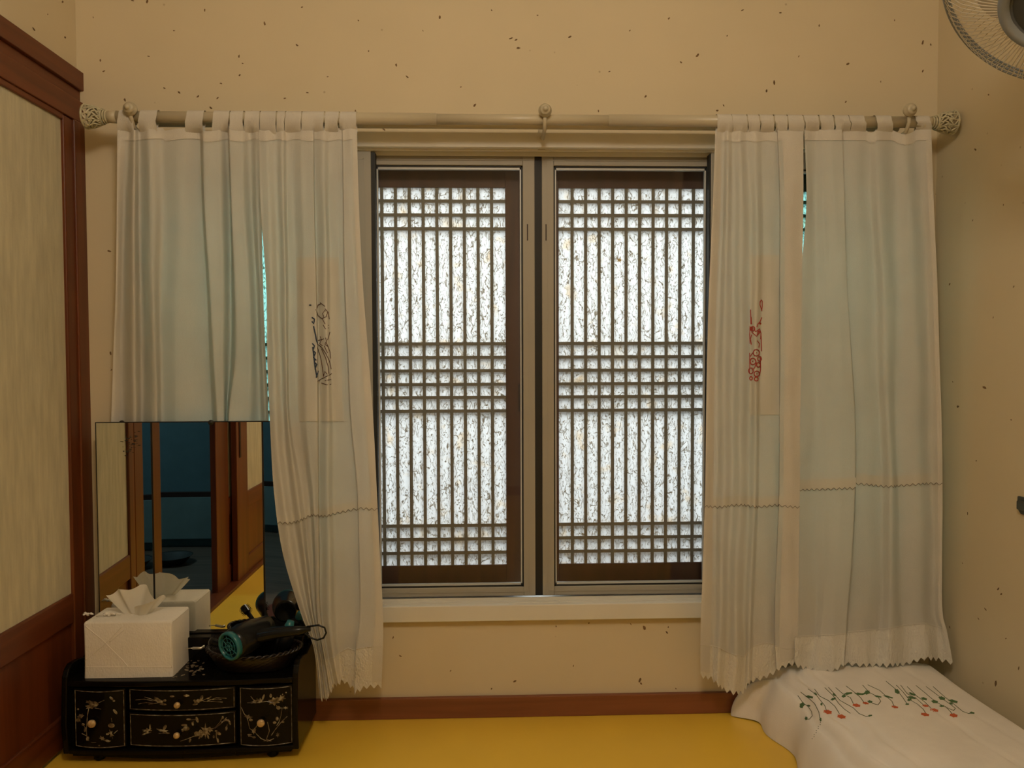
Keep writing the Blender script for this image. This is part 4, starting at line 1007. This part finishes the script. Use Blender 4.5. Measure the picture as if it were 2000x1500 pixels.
# ------------------------------------------------------------------ bedding with embroidered flowers
BX0, BX1 = 0.735, 1.222; BY0, BY1 = -0.012, -1.15
bed = thing('folded_bedding', 'thick folded bedding in a white cover embroidered with red poppies', 'bedding', (0.98, -0.55, 0))
Hb = 0.168
def edge(t, p=3.2): return (1 - abs(2 * t - 1) ** p) ** (1 / 2.2)
rows = []; nu, nv = 90, 110
def leftx(v):
    y = BY0 + (BY1 - BY0) * v
    return 0.742 - 0.075 * math.exp(-((y + 0.028) / 0.030) ** 2) - 0.02 * math.sin(v * 5) + 0.05 * v + 0.006 * math.sin(v * 40)
for j in range(nv + 1):
    v = (j / nv) ** 1.3; row = []
    for i in range(nu + 1):
        s = i / nu; u = 0.5 - 0.5 * math.cos(s * math.pi)
        x0 = leftx(v)
        x = x0 + (BX1 - x0) * u
        y = BY0 + (BY1 - BY0) * v
        eu = min(1, (1 - max(0, 1 - u / 0.20) ** 2.4)) ** 0.5 if u < 0.20 else (1 - max(0, 1 - (1 - u) / 0.10) ** 2.2) ** 0.5
        ev = (1 - max(0, 1 - v / 0.075) ** 2.2) ** 0.5 if v < 0.075 else ((1 - max(0, 1 - (1 - v) / 0.1) ** 2.2) ** 0.5 if v > 0.9 else 1)
        z = Hb * (0.90 + 0.10 * math.sin(min(1, u * 1.4) * math.pi / 1.3)) * eu * ev
        z -= 0.03 * max(0, u - 0.72) * ev
        # long soft creases running away from the wall
        for (c0, c1, dep, wd) in ((0.56, 0.75, 0.0030, 0.008), (0.70, 0.98, 0.0022, 0.012), (0.17, 0.10, 0.011, 0.020), (0.09, 0.05, 0.009, 0.014), (0.24, 0.20, 0.003, 0.012), (0.88, 1.1, 0.002, 0.012)):
            cc = c0 + (c1 - c0) * v; z -= dep * math.exp(-((u - cc) / wd) ** 2) * ev
        z += 0.004 * math.sin(u * 9 + v * 6) * math.sin(v * 9 + 1) * eu * ev
        z += 0.004 * math.sin(v * 34 + 3 * math.sin(u * 20)) * max(0, 1 - u / 0.25) * ev
        x -= 0.012 * math.sin(v * 22) * max(0, 1 - u / 0.15)
        row.append(Vector((x, y, max(0.0015, z))))
    rows.append(row)
cover = MB().grid(rows).build('bedding_cover', 'bedding', bed, True)
bvP = bvh_of(cover); S_ = 3.509; OX_, OY_ = 1430, 1280
stems = [[(450, 275), (485, 325), (520, 350), (545, 385), (550, 415), (530, 438), (510, 438)], [(470, 252), (520, 290), (565, 330), (595, 390), (606, 450)], [(520, 230), (575, 270), (605, 310), (635, 345), (648, 385)], [(565, 232), (600, 280), (660, 310), (705, 350), (735, 400)],
         [(635, 222), (690, 275), (730, 330), (770, 370), (810, 398)], [(660, 220), (710, 275), (740, 310), (830, 360), (870, 400), (920, 420), (950, 415)], [(710, 222), (760, 265), (810, 290), (830, 330)], [(780, 210), (840, 255), (880, 290), (905, 325)],
         [(895, 205), (940, 255), (1000, 285), (1018, 315), (1000, 340), (960, 330)], [(930, 203), (1010, 240), (1060, 285), (1095, 315), (1110, 350)], [(1055, 178), (1130, 240), (1170, 290), (1200, 335)], [(1125, 205), (1170, 250), (1210, 300), (1270, 335), (1310, 370), (1325, 395)],
         [(1155, 205), (1200, 265), (1260, 295), (1310, 340)], [(1200, 215), (1260, 275), (1320, 320), (1360, 360)], [(1260, 207), (1330, 265), (1390, 315), (1450, 350), (1520, 380)], [(1330, 215), (1430, 290), (1500, 340), (1530, 365), (1515, 380)], [(1378, 215), (1450, 280), (1520, 335), (1580, 385), (1620, 400), (1650, 395)], [(1460, 350), (1490, 380), (1510, 405)]]
strokes(bvP, cv(stems, S_, OX_, OY_), 1.25, back=0.0002).build('stem_embroidery', 'stem', cover)
b = MB()
for (x, y, rx, ry, a) in ((480, 340, 20, 16, -40), (475, 352, 12, 10, 20), (530, 285, 28, 9, 10), (525, 345, 12, 6, 10), (570, 265, 14, 8, 30), (612, 335, 8, 10, 0), (693, 300, 20, 8, -20), (700, 270, 14, 8, 40), (795, 262, 30, 8, -8), (765, 280, 14, 10, -10), (870, 265, 30, 8, 5), (900, 265, 14, 6, -10),
                          (925, 255, 20, 14, -10), (945, 318, 18, 9, 10), (1000, 283, 26, 6, 10), (1070, 285, 36, 6, 14), (1130, 248, 20, 14, 40), (1230, 265, 30, 8, 15), (1230, 290, 32, 8, 10), (1215, 305, 16, 9, -10), (1200, 335, 14, 6, 0), (1315, 298, 22, 9, 15), (1388, 318, 24, 11, 10), (1438, 348, 18, 7, 0), (1438, 295, 24, 12, 15), (1515, 315, 34, 10, 12), (1500, 330, 14, 6, 30), (508, 432, 10, 12, 0), (606, 440, 7, 14, 0), (945, 414, 16, 6, -10), (1645, 394, 18, 7, 10)):
    blob(bvP, b, OX_ + x / S_, OY_ + y / S_, rx / S_, ry / S_, a, 10, 0.0003, 0.15)
b.build('leaf_embroidery', 'green', cover)
for (x, y, rx, ry) in ((655, 388, 30, 14), (750, 420, 30, 14), (852, 343, 28, 11), (915, 328, 22, 8), (1115, 354, 24, 8), (1325, 346, 22, 8), (1385, 376, 30, 11), (1322, 406, 30, 11), (1518, 412, 28, 13)):
    b = MB(); blob(bvP, b, OX_ + x / S_, OY_ + y / S_, rx / S_, ry / S_, 10, 12, 0.0003, 0.14); b.build('poppy', 'orange', cover)
b = MB()
for k in range(9): blob(bvP, b, OX_ + (605 - k * 7 + (k % 2) * 6) / S_, OY_ + (460 + k * 14) / S_, 1.0, 0.8, 0, 6, 0.0003)
b.build('stitched_dots', 'stem', cover)

# ------------------------------------------------------------------ wall fan
fc = Vector((1.004, -0.795, 1.641)); nf = Vector((-0.62, -0.35, -0.70)).normalized(); RF = 0.212
fan = thing('wall_fan', 'grey wall fan with wire guard high on the right wall', 'fan', (XR, -0.70, 1.72))
qf = Vector((0, 0, 1)).rotation_difference(nf)
FP = lambda r, a, h: fc + qf @ Vector((r * math.cos(a), r * math.sin(a), h))
b = MB()
for k in range(120):
    a = 2 * math.pi * k / 120
    b.tube([FP(0.080, a, 0.118), FP(0.110, a, 0.110), FP(0.150, a, 0.088), FP(0.185, a, 0.054), FP(RF, a, 0.010), FP(RF + 0.001, a, 0.0)], 0.0009, 4)
w_ = b.build('front_guard', 'fan_wire', fan); w_['kind'] = 'stuff'
b = MB()
for k in range(120):
    a = 2 * math.pi * (k + .5) / 120
    b.tube([FP(0.06, a, -0.085), FP(0.13, a, -0.083), FP(0.18, a, -0.07), FP(RF + 0.004, a, -0.055), FP(RF + 0.014, a, -0.03), FP(RF, a, -0.006)], 0.0010, 4)
w_ = b.build('rear_guard', 'fan_wire', fan); w_['kind'] = 'stuff'
b = MB()
for h in (0.009, -0.001, -0.010): b.tube([FP(RF + 0.002, 2 * math.pi * k / 96, h) for k in range(96)], 0.0022, 6, closed=True)
b.build('rim_ring', 'fan_grey', fan, True)
q3 = lambda prof, nm, mt: MB().lathe(prof, fc, nf, 40).build(nm, mt, fan, True)
q3([(0.065, 0.116), (0.067, 0.127), (0.079, 0.126), (0.083, 0.118), (0.077, 0.111), (0.065, 0.116)], 'badge_ring', 'fan_grey')
q3([(0.001, 0.120), (0.056, 0.118), (0.0648, 0.114), (0.0648, 0.109), (0.001, 0.109)], 'badge', 'steel')
q3([(0.001, 0.035), (0.025, 0.033), (0.036, 0.02), (0.036, -0.03), (0.001, -0.03)], 'spinner', 'fan_grey')
q3([(0.055, -0.075), (0.06, -0.10), (0.055, -0.16), (0.03, -0.18), (0.001, -0.182)], 'motor_housing', 'fan_grey')
for k in range(3):
    rows = []
    for j in range(9):
        t = j / 8; r = 0.03 + 0.14 * t; row = []
        for i in range(9):
            s = i / 8 - .5; a = 2 * math.pi * k / 3 + 1.5 + s * (1.0 + 0.45 * math.sin(t * math.pi * .8)) + t * 0.35
            row.append(FP(r * (1 - 0.12 * (2 * s) ** 4 * t), a, -0.004 - s * 0.045 * (1 - t * .3)))
        rows.append(row)
    MB().grid(rows).build('blade', 'fan_blade', fan, True)
mb = fc - nf * 0.12
MB().tube([mb, Vector((1.06, -0.70, 1.74)), Vector((1.12, -0.70, 1.66)), Vector((XR - 0.02, -0.70, 1.66))], 0.017, 12).build('arm', 'fan_grey', fan, True)
MB().box(XR - 0.03, XR, -0.75, -0.65, 1.56, 1.76).build('wall_plate', 'fan_grey', fan, bevel=0.006)

# ------------------------------------------------------------------ metal latch on the right wall
lz0, lz1 = aX(1990, 1004, XR - 0.008).z, aX(1990, 970, XR - 0.008).z; ly = aX(1986, 986, XR - 0.004).y
la = thing('wall_latch', 'dark metal latch plate on the right wall at the photo edge', 'latch', (XR, ly - 0.03, (lz0 + lz1) / 2))
hh = (lz1 - lz0) / 2; lc = (lz0 + lz1) / 2
MB().prism([Vector((XR - 0.003, ly, lc + hh * .9)), Vector((XR - 0.003, ly, lc - hh * .45)), Vector((XR - 0.003, ly - 0.012, lc - hh)), Vector((XR - 0.003, ly - 0.07, lc - hh)), Vector((XR - 0.003, ly - 0.07, lc + hh)), Vector((XR - 0.003, ly - 0.004, lc + hh))], (0.003, 0, 0)).build('plate', 'steel', la)
MB().box(XR - 0.013, XR - 0.003, ly - 0.060, ly - 0.010, lc - hh * .45, lc + hh * .55).build('bolt', 'steel', la, bevel=0.002)

for o in bpy.data.objects:
    if o.parent and o.name.split('.')[0] in ('pearl_inlay', 'leaf_embroidery', 'stem_embroidery', 'navy_embroidery', 'brown_embroidery', 'red_embroidery', 'stitched_dots', 'silvering_spots', 'cover_fold', 'bristles'):
        o['kind'] = 'stuff'
